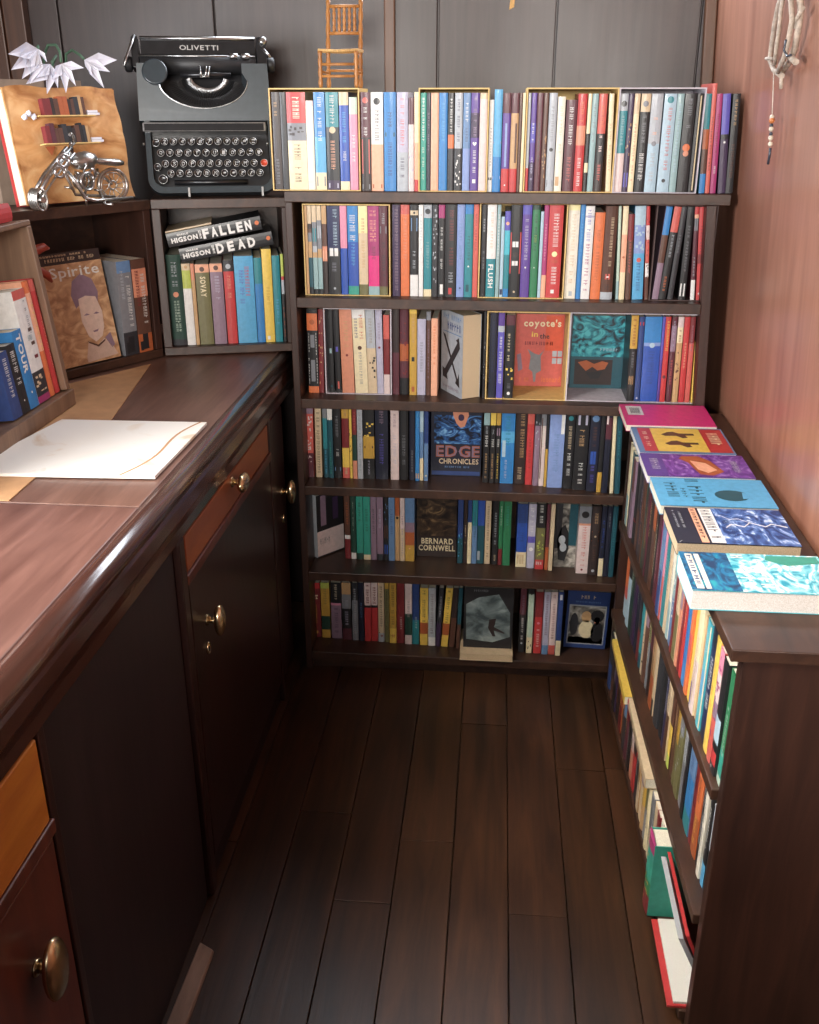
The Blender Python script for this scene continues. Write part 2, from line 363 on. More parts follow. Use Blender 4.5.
mb.box((-1.3, YB+.012, -.05), (.62, YB+.04, BZ0-.0005)); mb.box((-1.3, YB, BZ1), (.62, YB+.04, 2.12)); mb.box((-1.3, YB, BZ0+.0005), (BX0, YB+.04, BZ1-.0005)); mb.box((BX1, YB, BZ0+.0005), (.62, YB+.04, BZ1-.0005)); struct(mb.build('wall_back', M['wall_b'], bevel=.002))
mb = MB(); a, b = on_y(384, 40, YB-.014).x, on_y(395, 40, YB-.014).x; mb.box((a, YB-.014, .0), (b, YB-.0005, 1.59)); struct(mb.build('trim_1', M['trim'], bevel=.003))
mb = MB(); xa = wall_x(1.4); mb.hexa([(wall_x(0)-.026, YB-.022, 0), (wall_x(0)-.001, YB-.022, 0), (wall_x(0)-.001, YB-.001, 0), (wall_x(0)-.026, YB-.001, 0), (wall_x(2.1)-.026, YB-.022, 2.1), (wall_x(2.1)-.001, YB-.022, 2.1), (wall_x(2.1)-.001, YB-.001, 2.1), (wall_x(2.1)-.026, YB-.001, 2.1)])
struct(mb.build('trim_2', M['trim'], bevel=.003))
mb = MB(); mb.hexa([(wall_x(0), -1, 0), (.60, -1, 0), (.60, YB+.02, 0), (wall_x(0), YB+.02, 0), (wall_x(2.12), -1, 2.12), (.60, -1, 2.12), (.60, YB+.02, 2.12), (wall_x(2.12), YB+.02, 2.12)])
struct(mb.build('wall_right', M['wall_r']))
WY0, WY1, WZ0, WZ1 = .50, 1.36, 1.02, 1.50
mb = MB(); mb.box((-1.28, -1, 0), (-1.22, WY0, 2.12)); mb.box((-1.28, WY1, 0), (-1.22, YB, 2.12)); mb.box((-1.28, WY0, 0), (-1.22, WY1, WZ0)); mb.box((-1.28, WY0, WZ1), (-1.22, WY1, 2.12)); struct(mb.build('wall_left', M['wall_l']))
mb = MB()
for a in ((WY0, WY0+.03, WZ0, WZ1), (WY1-.03, WY1, WZ0, WZ1), (WY0+.03, WY1-.03, WZ0, WZ0+.03), (WY0+.03, WY1-.03, WZ1-.03, WZ1), ((WY0+WY1)/2-.012, (WY0+WY1)/2+.012, WZ0+.03, WZ1-.03)): mb.box((-1.265, a[0], a[2]), (-1.235, a[1], a[3]))
struct(mb.build('window_1', M['trim'], bevel=.002))
mb = MB(); a, b = on_y(6, 40, YB-.03).x, on_y(27, 40, YB-.03).x; mb.box((-1.2199, YB-.03, .0), (a-.003, YB-.001, 2.1)); mb.box((a, YB-.03, 0), (b, YB-.001, 2.1)); struct(mb.build('trim_3', M['wall_l'], bevel=.003))
# ceiling with the hatch over the counter; end wall with the doorway behind the viewer
HX0, HX1, HY0, HY1 = -.88, -.62, .35, 1.20
mb = MB(); mb.box((-1.28, -1, 2.12), (HX0, YB, 2.16)); mb.box((HX1, -1, 2.12), (.6, YB, 2.16)); mb.box((HX0, -1, 2.12), (HX1, HY0, 2.16)); mb.box((HX0, HY1, 2.12), (HX1, YB, 2.16))
struct(mb.build('ceiling', M['ceil']))
mb = MB(); mb.box((-1.28, -1.05, -.02), (-.90, -1.0, 2.12)); mb.box((.46, -1.05, -.02), (.6, -1.0, 2.12)); mb.box((-.90, -1.05, -.02), (.46, -1.0, 1.08)); mb.box((-.90, -1.05, 2.06), (.46, -1.0, 2.12)); struct(mb.build('wall_front', M['wall_l']))

mb = MB()
for a in ((BX0, BX0+.025, BZ0, BZ1), (BX1-.025, BX1, BZ0, BZ1), (BX0+.025, BX1-.025, BZ0, BZ0+.025), (BX0+.025, BX1-.025, BZ1-.025, BZ1)): mb.box((a[0], YB+.004, a[2]), (a[1], YB+.034, a[3]))
struct(mb.build('window_2', M['trim'], bevel=.002))

# ================================================================== the back bookcase
CY0, CY1 = 2.1, 2.36
SZ = [1.155, .935, .708, .497, .274, .052]; ST = .022
CL, CLi = -.4475, -.432
def case_r(z): return .436+.0545*(1.155-z)
bk = empty('wall_bookcase', Matrix.Translation((0, CY0, 0)))
tag(bk, 'dark stained bookcase filling the end wall with six shelves of books', 'bookcase')
def cp(name, lo, hi, mat='case', bev=.0015):
    m = MB(); m.box((lo[0], lo[1]-CY0, lo[2]), (hi[0], hi[1]-CY0, hi[2])); return m.build(name, M[mat], bk, bevel=bev)
cp('side_panel', (CL, CY0+.002, 0), (CLi, CY1, SZ[0]-ST-.0002), 'case_v')
m = MB(); za, zb = 0, SZ[0]-ST-.0002
q = lambda z: [(case_r(z)-.020, .002, z), (case_r(z), .002, z), (case_r(z), CY1-CY0, z), (case_r(z)-.020, CY1-CY0, z)]
m.hexa(q(za)+q(zb)); m.build('side_panel', M['case_v'], bk, bevel=.0015)
cp('shelf', (-.4475, CY0-.004, SZ[0]-ST), (.462, CY1, SZ[0]))
for z in SZ[1:]:
    m = MB(); r0, r1 = case_r(z-ST)-.0203, case_r(z)-.0203
    m.hexa([(CLi+.0003, 0, z-ST), (r0, 0, z-ST), (r0, CY1-CY0-.013, z-ST), (CLi+.0003, CY1-CY0-.013, z-ST), (CLi+.0003, 0, z), (r1, 0, z), (r1, CY1-CY0-.013, z), (CLi+.0003, CY1-CY0-.013, z)])
    m.build('shelf', M['case'], bk, bevel=.0015)
m = MB(); za, zb = .031, SZ[0]-ST-.0003; r0, r1 = case_r(za)-.0205, case_r(zb)-.0205
m.hexa([(CLi+.0005, .248, za), (r0, .248, za), (r0, .26, za), (CLi+.0005, .26, za), (CLi+.0005, .248, zb), (r1, .248, zb), (r1, .26, zb), (CLi+.0005, .26, zb)])
m.build('back_panel', M['case'], bk)
m = MB(); m.box((CLi+.0005, .02, 0), (case_r(.02)-.0208, .035, .0298)); m.build('plinth', M['case'], bk)

# ================================================================== the right-hand low bookcase
RY0, RY1 = 1.125, 2.088                    # near end, far end
def rx(y): return .324-.024*(y-1.12)/.97   # its open front runs along the aisle
RZ = [.030, .225, .450, .660]; RT = .018
rb = empty('low_bookcase', Matrix.Identity(4)); tag(rb, 'low dark bookcase along the red wall, end panel facing the viewer', 'bookcase')
def rtop(y): return .686+.016*(y-1.12)/.97
def rboard(name, y0, y1, z0, z1, off=0, mat='case', inset=.0):
    m = MB(); p = []
    for z in (z0, z1):
        w = wall_x(z)-.004-inset
        p += [(rx(y0)+off, y0, z), (w, y0, z), (w, y1, z), (rx(y1)+off, y1, z)]
    m.hexa(p); return m.build(name, M[mat], rb, bevel=.0015)
rboard('end_panel', RY0-.020, RY0, 0, rtop(RY0-.02)-RT-.0003, .003, 'case_v')
rboard('end_panel', RY1-.018, RY1, 0, rtop(RY1-.018)-RT-.0003, .002, 'case_v')
m = MB(); p = []
for dz in (-RT, 0): p += [(rx(RY0-.024)-.013, RY0-.024, rtop(RY0-.024)+dz), (wall_x(.7)-.004, RY0-.024, rtop(RY0-.024)+dz), (wall_x(.7)-.004, RY1, rtop(RY1)+dz), (rx(RY1)-.013, RY1, rtop(RY1)+dz)]
m.hexa(p); m.build('top_board', M['case'], rb, bevel=.0015)
for z in RZ[:3]: rboard('shelf', RY0+.0004, RY1-.0184, z-RT, z, -.006, 'case')
m = MB(); p = []
for z in (RZ[0]-RT, RZ[3]-RT-.0004): p += [(wall_x(z)-.0035, RY0, z), (wall_x(z)-.0008, RY0, z), (wall_x(z)-.0008, RY1, z), (wall_x(z)-.0035, RY1, z)]
m.hexa(p); m.build('back_panel', M['case'], rb)

# ================================================================== the counter on the left
DX, DZ = -.462, .800
ct = empty('countertop', Matrix.Identity(4)); tag(ct, 'long worn wooden countertop with a polished rounded front edge', 'countertop')
SEAM = 1.227
m = MB(); m.box((-1.218, SEAM+.002, DZ-.028), (-.4895, 2.44, DZ)); m.build('top_board', M['desk'], ct, bevel=.0015)
m = MB(); m.box((-1.218, -.2, DZ-.028), (-.4895, SEAM-.002, DZ)); m.build('flap_board', M['desk_red'], ct, bevel=.0015)['label'] = 'redder near flap of the countertop'
prof = [(-.4892, DZ-.0005), (-.480, DZ+.0015), (-.470, DZ), (-.4625, DZ-.005), (-.459, DZ-.013), (-.4595, DZ-.022), (-.464, DZ-.030), (-.4625, DZ-.036), (-.4625, DZ-.056), (-.466, DZ-.063), (-.4705, DZ-.078), (-.4725, DZ-.098), (-.4892, DZ-.098)]
m = MB(); n = len(prof); b = 0
vs = [(x, -.2, z) for x, z in prof]+[(x, 2.44, z) for x, z in prof]
m.add(vs, [(i, (i+1) % n, n+(i+1) % n, n+i) for i in range(n)], smooth=False); m.add([], [])
m.f.append(tuple(range(n-1, -1, -1))); m.c.append((1, 1, 1)); m.m.append(0); m.sm.append(False)
m.f.append(tuple(range(n, 2*n))); m.c.append((1, 1, 1)); m.m.append(0); m.sm.append(False)
e = m.build('edge_moulding', M['nose'], ct)
import bmesh
bm = bmesh.new(); bm.from_mesh(e.data); bmesh.ops.recalc_face_normals(bm, faces=bm.faces); bm.to_mesh(e.data); bm.free()
for p in e.data.polygons[:6]: p.use_smooth = True
# tan writing board let into the counter
q = [on_z(*p, DZ) for p in ((170, 367), (110, 423), (37, 477), (6, 504))]
m = MB(); poly = [(q[0].x, 2.055), (q[1].x, q[1].y), (q[2].x, q[2].y), (q[3].x, SEAM+.004), (-1.1, SEAM+.004), (-1.1, 1.70), (-.93, 1.70)]
poly = [(-.742, 2.02), (q[1].x, q[1].y), (q[2].x, q[2].y), (q[3].x, SEAM+.004), (-1.15, SEAM+.004), (-1.15, 1.45), (-.93, 1.72), (-.875, 1.81)]
m.prism(list(reversed(poly)), DZ+.0003, DZ+.002)
o = m.build('writing_board', M['kraft']); tag(o, 'tan board lying on the countertop beneath the white sheet', 'board')
KX = -.475
def knob(parent, y, z, horiz=False, s=1.0, name='knob'):
    k = MB(); k.lathe([(.006, 0), (.0055, .010), (.008, .013)], 14, (KX, y, z), (1, 0, 0))
    prof = [(math.sin(PI*i/10)*.029*s+.0002, .012+.010*(1-math.cos(PI*i/10))) for i in range(11)]
    k.lathe(prof, 24, (KX, y, z), (1, 0, 0), sx=.60, X=(0, 1, 0) if not horiz else (0, 0, 1))
    k.lathe([(.0105, .0), (.0095, .0025), (.006, .003)], 18, (KX, y, z), (1, 0, 0))
    o = k.build(name, M['brass'], parent); o['label'] = 'worn oval brass '+name; return o
def keyhole(parent, y, z):
    k = MB(); k.lathe([(.0115, 0), (.011, .0035), (.0085, .0045), (.0082, .0025), (.003, .0025)], 20, (KX, y, z), (1, 0, 0), sx=.7, X=(0, 1, 0))
    k.box((KX+.0022, y-.0012, z-.006), (KX+.0048, y+.0012, z+.004), mi=1)
    o = k.build('keyhole_plate', [M['brass'], M['black']], parent); o['label'] = 'small brass keyhole plate'; return o
def cab(y0, y1, label):
    r = empty('counter_cabinet', Matrix.Identity(4)); tag(r, label, 'cabinet')
    m = MB(); m.box((-.92, y0, 0), (KX-.020, y1, DZ-.0985)); m.build('carcass', M['cab'], r); return r
def slab(name, parent, y0, y1, z0, z1, mat, x0=KX-.0195, x1=KX, bev=.002):
    m = MB(); m.box((x0, y0, z0), (x1, y1, z1)); return m.build(name, M[mat], parent, bevel=bev)
# near cabinet
c = cab(.2, .852, 'nearest counter cabinet with an orange drawer over a brown door, bottom left')
slab('frame_stile', c, .838, .852, .0, DZ-.0985, 'cab')
d = slab('drawer', c, .42, .832, .585, DZ-.106, 'drawer'); d['label'] = 'honey orange drawer front'; knob(d, .56, .64, True)
slab('frame_rail', c, .2, .8375, .566, .5845, 'door', x1=KX+.003)
d = slab('door', c, .21, .832, .06, .5625, 'door'); knob(d, .752, .452, s=1.4, name='handle'); keyhole(d, .790, .437)
slab('plinth', c, .2, .852, 0, .058, 'panel', x1=KX-.008)
# recessed plain panel
c = cab(.8525, 1.3225, 'plain dark panel section of the counter, between the two doored cabinets')
slab('panel', c, .858, 1.318, .0, DZ-.0985, 'panel', x1=KX-.006)
# middle cabinet
c = cab(1.323, 1.952, 'middle counter cabinet with a chestnut drawer above a dark door')
slab('frame_stile', c, 1.324, 1.352, 0, DZ-.0985, 'cab', x1=KX+.003, bev=.004)
d = slab('drawer', c, 1.362, 1.945, .632, DZ-.106, 'drawer_brown'); knob(d, 1.648, .678, True)
slab('frame_rail', c, 1.3525, 1.952, .6135, .6315, 'door', x1=KX+.004)
d = slab('door', c, 1.362, 1.945, .06, .611, 'cab'); knob(d, 1.436, .506, s=1.0, name='handle'); keyhole(d, 1.424, .458)
slab('plinth', c, 1.3525, 1.952, 0, .058, 'panel', x1=KX-.008)
# far cabinet
c = cab(1.9525, 2.094, 'narrow farthest counter cabinet in the dark corner beside the bookcase')
slab('frame_stile', c, 1.953, 1.972, 0, DZ-.0985, 'cab', x1=KX+.001)
d = slab('door', c, 1.975, 2.09, .06, DZ-.106, 'cab'); knob(d, 2.05, .502, name='handle'); keyhole(d, 2.047, .436)
# worn board at the foot of the cabinets
m = MB(); m.hexa([(-.472, .98, .0003), (-.440, .98, .0003), (-.436, 1.200, .0003), (-.464, 1.214, .0003), (-.472, .98, .012), (-.442, .98, .010), (-.438, 1.198, .009), (-.464, 1.21, .012)])
o = m.build('floor_batten', M['worn'], bevel=.002); tag(o, 'short worn pale batten lying on the floor against the counter foot', 'batten')
# white veined sheet on the counter
q = [on_z(*p, DZ+.004) for p in ((0, 474), (155, 478), (207, 424), (62, 421))]
q[0] = Vector((q[1].x-.30, q[0].y-.008, DZ)); q[3] = Vector((q[2].x-.30, q[3].y-.004, DZ)) if False else q[3]
m = MB(); m.prism([(p.x, p.y) for p in q], DZ+.0024, DZ+.0072)
qa = [q[1]*.82+q[0]*.18, q[2]*.97+q[3]*.03]; dv = (qa[1]-qa[0])
pr = lambda a, b: (a, b, DZ+.0075)
for k in range(14):
    t0 = k/14; t1 = (k+1)/14; w = .0022; f = lambda t: (qa[0].x+dv.x*t+.010*math.sin(6*t), qa[0].y+dv.y*t)
    a, b = f(t0), f(t1); m.face([(a[0]-w, a[1], DZ+.0075), (a[0]+w, a[1], DZ+.0075), (b[0]+w, b[1], DZ+.0075), (b[0]-w, b[1], DZ+.0075)], mi=1)
o = m.build('printed_sheet', [M['marble'], M['kraft']]); tag(o, 'white sheet with faint brown veins lying on the countertop', 'sheet')

# ================================================================== the two shelf boxes standing on the counter
PB = Vector((-.734, 2.09, 0)); D1 = Vector((-.515, -.857, 0)).normalized(); I1 = Vector((-.857, .515, 0)).normalized()
D2 = Vector((.967, .255, 0)).normalized(); I2 = Vector((-.255, .967, 0)).normalized()
CT = 1.137
def cubby(label, O, X, L, dep, skew0=0, skew1=0):
    r = empty('shelf_box', frame(O, X)); tag(r, label, 'shelf')
    def bd(name, x0, x1, y0, y1, z0, z1, mat='case', bev=.0015):
        m = MB(); s = lambda y: skew0*y/dep; e = lambda y: skew1*y/dep
        m.hexa([(x0+s(y0), y0, z0), (x1+e(y0), y0, z0), (x1+e(y1), y1, z0), (x0+s(y1), y1, z0), (x0+s(y0), y0, z1), (x1+e(y0), y0, z1), (x1+e(y1), y1, z1), (x0+s(y1), y1, z1)])
        return m.build(name, M[mat], r, bevel=bev)
    zz = DZ+.0025
    bd('top_board', 0, L, -.004, dep, CT-.020, CT)
    bd('bottom_board', 0, L, 0, dep, zz, zz+.018)
    for a, b in ((0, .018), (L-.018, L)):
        m = MB(); sh = (lambda y: skew0*y/dep) if a == 0 else (lambda y: skew1*y/dep)
        m.hexa([(a+sh(0), 0, zz+.0183), (b+sh(0), 0, zz+.0183), (b+sh(dep), dep, zz+.0183), (a+sh(dep), dep, zz+.0183), (a+sh(0), 0, CT-.0203), (b+sh(0), 0, CT-.0203), (b+sh(dep), dep, CT-.0203), (a+sh(dep), dep, CT-.0203)])
        m.build('side_panel', M['case_v'], r, bevel=.0015)
    m = MB(); m.box((.0185+skew0, dep-.012, zz+.0185), (L-.0185+skew1, dep-.001, CT-.0205)); m.build('back_panel', M['case'], r)
    return r
cubby('angled shelf box in the corner of the counter, holding a face-out book', PB+D1*.430+Vector((0, 0, 0)), -D1, .428, .185)
cubby('shelf box beneath the old typewriter, packed with upright books', PB+D2*.0015, D2, .2915, .25)
# ================================================================== old typewriter, leaning back on the shelf box
def oblong(x0, x1, y0, y1, r0, r1, n=6):     # rounded rectangle; r0 lower corners, r1 upper corners
    p = []
    for cx, cy, r, a in ((x1-r0, y0+r0, r0, -90), (x1-r1, y1-r1, r1, 0), (x0+r1, y1-r1, r1, 90), (x0+r0, y0+r0, r0, 180)):
        for i in range(n+1): an = math.radians(a+90*i/n); p.append((cx+r*math.cos(an), cy+r*math.sin(an)))
    return p
LEAN = math.radians(17)
tpO = PB+D2*.130+I2*.018+Vector((0, 0, CT+.0108))
mw = frame(tpO, D2) @ Matrix.Rotation(PI/2-LEAN, 4, 'X')     # local: x right, y up the keyboard, z towards the viewer
ty = empty('typewriter', mw)
tag(ty, 'old blue-black portable typewriter tilted back on the shelf box', 'typewriter')
PXM = .00205; PXV = .00203                      # metres per pixel on its face
def U(px): return (px-200.5)*PXM
def V(py): return (198-py)*PXV
def tz(mb, poly, z0, z1, mi=0): mb.prism(poly, z0, z1, mi=mi)
# lower frame: a bar round the keyboard with big rounded lower corners
fr = oblong(U(137), U(268), V(198), V(124), .030, .006, 8); ic = oblong(U(142.5), U(262.5), V(191.5), V(124), .022, .004, 8)
m = MB(); n = len(fr)
for z0, z1 in ((-.030, -.002),):
    vs = [(x, y, z0) for x, y in fr]+[(x, y, z1) for x, y in fr]+[(x, y, z0) for x, y in ic]+[(x, y, z1) for x, y in ic]
    fs = []
    for i in range(n):
        j = (i+1) % n; fs += [(i, j, n+j, n+i), (n+i, n+j, 3*n+j, 3*n+i), (2*n+j, 2*n+i, 3*n+i, 3*n+j), (j, i, 2*n+i, 2*n+j)]
    m.add(vs, fs)
m.build('frame', M['enamel'], ty, bevel=.003)
m = MB(); tz(m, oblong(U(143), U(262), V(191), V(125), .02, .003), -.050, -.026); m.build('key_deck', M['black'], ty)
# hood with the half-moon opening over the type basket
hood = []
x0, x1, yb, yt = U(132.5), U(267), V(125.6), V(71.5)
arc = [(U(199.5)+ (U(244)-U(199.5))*math.cos(a), V(88)-(V(88)-V(114))*-1*0-abs(V(88)-V(114))*math.sin(a)) for a in [PI*i/20 for i in range(21)]]   # right to left, bulging down
m = MB()
lob = arc[::-1]                                # left to right
polyL = [(x0, yb), (x1, yb), (x1-.004, yt), (U(238), yt), (U(234), V(80))]+[(U(239), V(88))]+arc[0:]+[(U(165), V(80)), (U(158), yt), (x0+.006, yt)]
# split into quads under the arc so the outline stays clean
def slabz(m, pts, zt, zb):
    n = len(pts); m.add([(x, y, zt(y)) for x, y in pts]+[(x, y, zb) for x, y in pts], [tuple(range(n)), tuple(range(2*n-1, n-1, -1))]+[((i+1) % n, i, n+i, n+(i+1) % n) for i in range(n)])
zt = lambda y: .004+.020*max(0, min(1, (y-yb)/(yt-yb)))
for i in range(20):
    a, b = arc[i+1], arc[i]
    slabz(m, [(a[0], yb), (b[0], yb), b, a], zt, -.06)
aL, aR = arc[-1], arc[0]
slabz(m, [(x0, yb), (aL[0], yb), aL, (U(160), V(80)), (U(160), yt), (x0+.004, yt)], zt, -.06)
slabz(m, [(aR[0], yb), (x1, yb), (x1-.004, yt), (U(239), yt), (U(239), V(80)), aR], zt, -.06)
m.build('hood', M['enamel'], ty)
m = MB(); m.lathe([(.026, 0), (.026, .003), (.023, .005)], 28, (U(152), V(80), .021), (0, 0, 1)); m.build('spool_cover', M['enamel'], ty)
m = MB(); m.tube([(x, y, zt(y)+.0008) for x, y in arc], .0014, 6); m.build('opening_trim', M['steel'], ty)['label'] = 'bright rim of the half-moon opening'
# type basket: dark well and the silver fan of type bars
m = MB(); tz(m, [(U(158), V(71)), (aL[0], aL[1])]+[(x, y) for x, y in arc[::-1]]+[(U(241), V(71))], -.058, -.050); m.build('type_well', M['black'], ty)
m = MB(); c0 = (U(204), V(78))
for i in range(42):
    a = PI+PI*(i+1.5)/45; r0, r1 = .030, .050
    m.tube([(c0[0]+r0*1.12*math.cos(a), c0[1]+r0*.80*math.sin(a), -.016), (c0[0]+r1*1.12*math.cos(a), c0[1]+r1*.80*math.sin(a), -.030)], .0011, 4)
    m.tube([(c0[0]+r1*1.12*math.cos(a), c0[1]+r1*.80*math.sin(a), -.030), (c0[0]+.070*1.2*math.cos(a), c0[1]+.070*.75*math.sin(a), -.046)], .0006, 4, mi=1)
m.build('type_bars', [M['steel'], M['black']], ty)['label'] = 'silver half-ring of type bars'
# name strip above the keys
m = MB(); tz(m, [(U(135), V(136.5)), (U(260.5), V(136.5)), (U(260.5), V(126.8)), (U(135), V(126.8))], -.04, .003)
P = lambda u, v: (U(135.5)+(U(260)-U(135.5))*u, V(136)+(V(127.4)-V(136))*v, .0034)
for a in ((0, 1, .9, 1), (0, .985, 0, .05), (0, .012, 0, 1), (.985, 1, 0, 1)): rect(m, P, *a, (1, 1, 1), 1)
m.build('name_strip', [M['black'], M['steel']], ty)
# keys
rows = [('1', 138.9), ('2', 148), ]
KR = [("234567890-=", 155.7, 9.08, 145), ("QWERTYUIOP:'", 151.3, 9.12, 156.4), ("ASDFGHJKLM;", 155.2, 9.08, 167.4), ("ZXCVBN,.?/;", 160.0, 9.15, 177.4)]
keys = [(ch, x0+i*st, y, 1, 'keytop') for row, x0, st, y in KR for i, ch in enumerate(row)]
keys += [('', 147.2, 146.2, 1, 'keytop'), ('', 147.0, 170.8, 1, 'keytop'), ('', 151.6, 183.2, 1.25, 'keytop'), ('', 256.4, 167.3, 1.05, 'redkey')]
for ch, px, py, s, mt in keys:
    m = MB(); o = (U(px), V(py), -.010); r = .0078*s
    m.lathe([(.002, -.018), (.002, -.001), (r*.96, 0), (r, .0016), (r, .003), (r*.90, .0034), (r*.88, .0024), (.0004, .0024)], 16, o, (0, 0, 1))
    k0 = len(m.f)-16*3-2
    for i in range(16*4, 16*6): m.m[i] = 1
    P = lambda u, v: (o[0]-r+2*r*u, o[1]-r+2*r*v, o[2]+.0028)
    if ch: letters(m, ch, P, .30, .70, .24 if ch not in ',.-' else .4, .76 if ch not in ',.-' else .6, (1, 1, 1), 2, 0, .0)
    k = m.build('key', [M[mt], M['steel'], M['white']], ty)
    if mt == 'redkey': k['label'] = 'red key at the right end'
m = MB(); m.tube([(U(163), V(186), -.014), (U(238), V(186), -.014)], .0055, 10); m.build('space_bar', M['black'], ty)
# carriage: paper table with name, platen, bail rod, end knobs, card guide
m = MB(); tz(m, [(U(138.3), V(57.5)), (U(254.5), V(57.5)), (U(254.5), V(39.5)), (U(138.3), V(39.5))], -.030, -.020)
P = lambda u, v: (U(138.3)+(U(254.5)-U(138.3))*u, V(57.5)+(V(39.5)-V(57.5))*v, -.0196)
letters(m, 'OLIVETTI', P, .335, .675, .36, .64, (1, 1, 1), 1, 0, .015)
m.build('paper_table', [M['black'], M['white']], ty)
m = MB(); m.tube([(U(138), V(39.3), -.02), (U(254.5), V(39.3), -.02)], .0042, 10); m.build('top_rod', M['steel'], ty)
m = MB(); m.tube([(U(137), V(63.5), -.030), (U(254.5), V(63.5), -.030)], .020, 18); m.build('platen', M['rubber'], ty)
m = MB(); m.tube([(U(136), V(59.3), -.006), (U(254), V(59.3), -.006)], .0017, 8); m.build('bail_rod', M['steel'], ty)
for a, b in ((228, 236), (240, 248)):
    m = MB(); m.tube([(U(a), V(59.3), -.006), (U(b), V(59.3), -.006)], .006, 14); m.build('bail_roller', M['steel'], ty)
m = MB()
for a, b in ((196.5, 198.2), (203.5, 202.2), (206.6, 205)): m.tube([(U(a), V(70), -.002), (U(b), V(81), -.004)], .0022, 6)
m.tube([(U(196), V(80), -.004), (U(206), V(80), -.004)], .002, 6); m.build('type_guide', M['steel'], ty)
m = MB(); m.tube([(U(176), V(77), -.012), (U(228), V(77), -.012)], .006, 8); m.build('ribbon_bar', M['black'], ty)
for sx, xs in ((-1, (136.5, 129)), (1, (255.5, 266))):
    m = MB(); tz(m, oblong(min(U(xs[0]), U(xs[1])), max(U(xs[0]), U(xs[1])), V(70), V(38), .006, .006, 3), -.045, -.012); m.build('carriage_end', M['black'], ty, bevel=.002)
    m = MB(); m.lathe([(.013, 0), (.0155, .003), (.0155, .013), (.012, .016)], 18, (U(xs[1])+sx*.0005, V(64), -.030), (sx, 0, 0)); m.build('platen_knob', M['rubber'], ty)
m = MB(); m.tube([(U(133), V(38), -.012), (U(130), V(48), -.004), (U(124.5), V(63), .004), (U(122), V(72), .006)], [.003, .003, .0025, .003], 8); m.build('return_lever', M['steel'], ty)
m = MB(); m.lathe([(.008, 0), (.009, .004), (.005, .008)], 14, (U(263), V(43), -.012), (0, 0, 1)); m.build('release_knob', M['steel'], ty)
m = MB(); m.tube([(U(262), V(50), -.010), (U(270), V(60), -.008)], .0028, 8); m.build('release_lever', M['steel'], ty)
for px in (177.5, 253):      # the little clear clips it rests on
    m = MB(); m.box((U(px)-.0022, -.0035, -.024), (U(px)+.0022, -.0008, .001)); m.box((U(px)-.002, -.0088, -.0005), (U(px)+.002, V(193), .0022)); m.build('foot_clip', M['white'], ty)
for px in (134, 260):
    m = MB(); m.tube([(U(px), V(148), -.004), (U(px)+.004, V(148), -.004)], .003, 8); m.build('side_catch', M['steel'], ty)
m = MB(); tz(m, oblong(U(137), U(266), V(124), V(45), .004, .004, 3), -.085, -.0605); m.build('base_shell', M['black'], ty)

# ================================================================== things on the angled shelf box (left)
def c1(s, dep=0.0, z=CT): v = PB+D1*s+I1*dep; return Vector((v.x, v.y, z))
# parchment picture-book with miniature shelves
lean1 = math.radians(8)
aw, ah, at_ = .250, .210, .040
mwA = frame(c1(.272, .019, CT+.0066), -D1) @ Matrix.Rotation(-lean1, 4, 'X')
m = MB(); random.seed(5)
nx, nz = 22, 20; g = []
for j in range(nz+1):
    for i in range(nx+1):
        u, v = i/nx, j/nz
        dx = .012*(v)*(1-u)*-1
        g.append((aw*u+dx*0, -.004*abs(math.sin(7*u+4*v))*math.sin(9*v+3*u)*1.4-.002*random.random(), ah*v+(.003*math.sin(11*u) if j == nz else 0)))
b = len(m.v); m.add(g, [(j*(nx+1)+i, j*(nx+1)+i+1, (j+1)*(nx+1)+i+1, (j+1)*(nx+1)+i) for j in range(nz) for i in range(nx)], smooth=True)
m.box((0, .006, 0), (aw, .010, ah), mi=0)
art_o = m.build('altered_book', [M['parch']], None, mwA)
tag(art_o, 'book turned into parchment art with two tiny bookshelves on its front', 'artwork')
m = MB(); m.box((.003, .0102, .002), (aw-.004, at_-.003, ah-.003), RGB['ivy']); m.build('page_block', M['page'], art_o)
m = MB(); m.box((-.002, at_-.0028, 0), (aw, at_, ah), RGB['red']); m.build('back_board', M['cloth'], art_o)['label'] = 'red back board'
sh = [(.155, [('drd', 5), ('dbr', 2), ('brn', 3), ('dor', 3), ('dor', 3), ('dbr', 2), ('brn', 2), ('dgr', 3), ('tan', 2), ('brn', 2)]), (.105, [('drd', 3), ('mar', 3), ('brn', 2), ('brn', 3), ('dgr', 3), ('blk', 3), ('dbr', 2), ('brn', 3), ('blk', 2), ('dgr', 2), ('tan', 2)])]
for zz, bks in sh:
    m = MB(); m.box((.048, -.022, zz), (.176, -.004, zz+.0022)); s_ = m.build('mini_shelf', M['box'], art_o)
    x = .056 if zz < .13 else .062
    for k, w in bks:
        w = w*.0035; m = MB(); hh = random.uniform(.027, .036); m.box((x, -.019, zz+.0024), (x+w-.0004, -.0065, zz+.0024+hh), RGB[k]); m.build('mini_book', M['cloth'], art_o); x += w
    m = MB()
    for k in range(2): m.box((x+.004, -.018, zz+.0024+k*.0046), (x+.032-k*.004, -.008, zz+.0066+k*.0046), RGB['ivy'])
    m.build('mini_scroll', M['paperw'], art_o)
m = MB()
for k in range(3): m.lathe([(.001, 0), (.006, .004), (.004, .009), (.001, .012)], 7, (.040-.010*k, -.012, .150+.006*(k % 2)), (.3, -.2, 1))
m.build('paper_blossom', M['paperw'], art_o)
m = MB(); m.face([(.108, -.0085, .100), (.118, -.0085, .100), (.114, -.009, .078)], RGB['dbr']); m.face([(.055, -.0085, .103), (.078, -.0085, .103), (.066, -.009, .086)], RGB['dor']); m.build('torn_flap', M['cloth'], art_o)
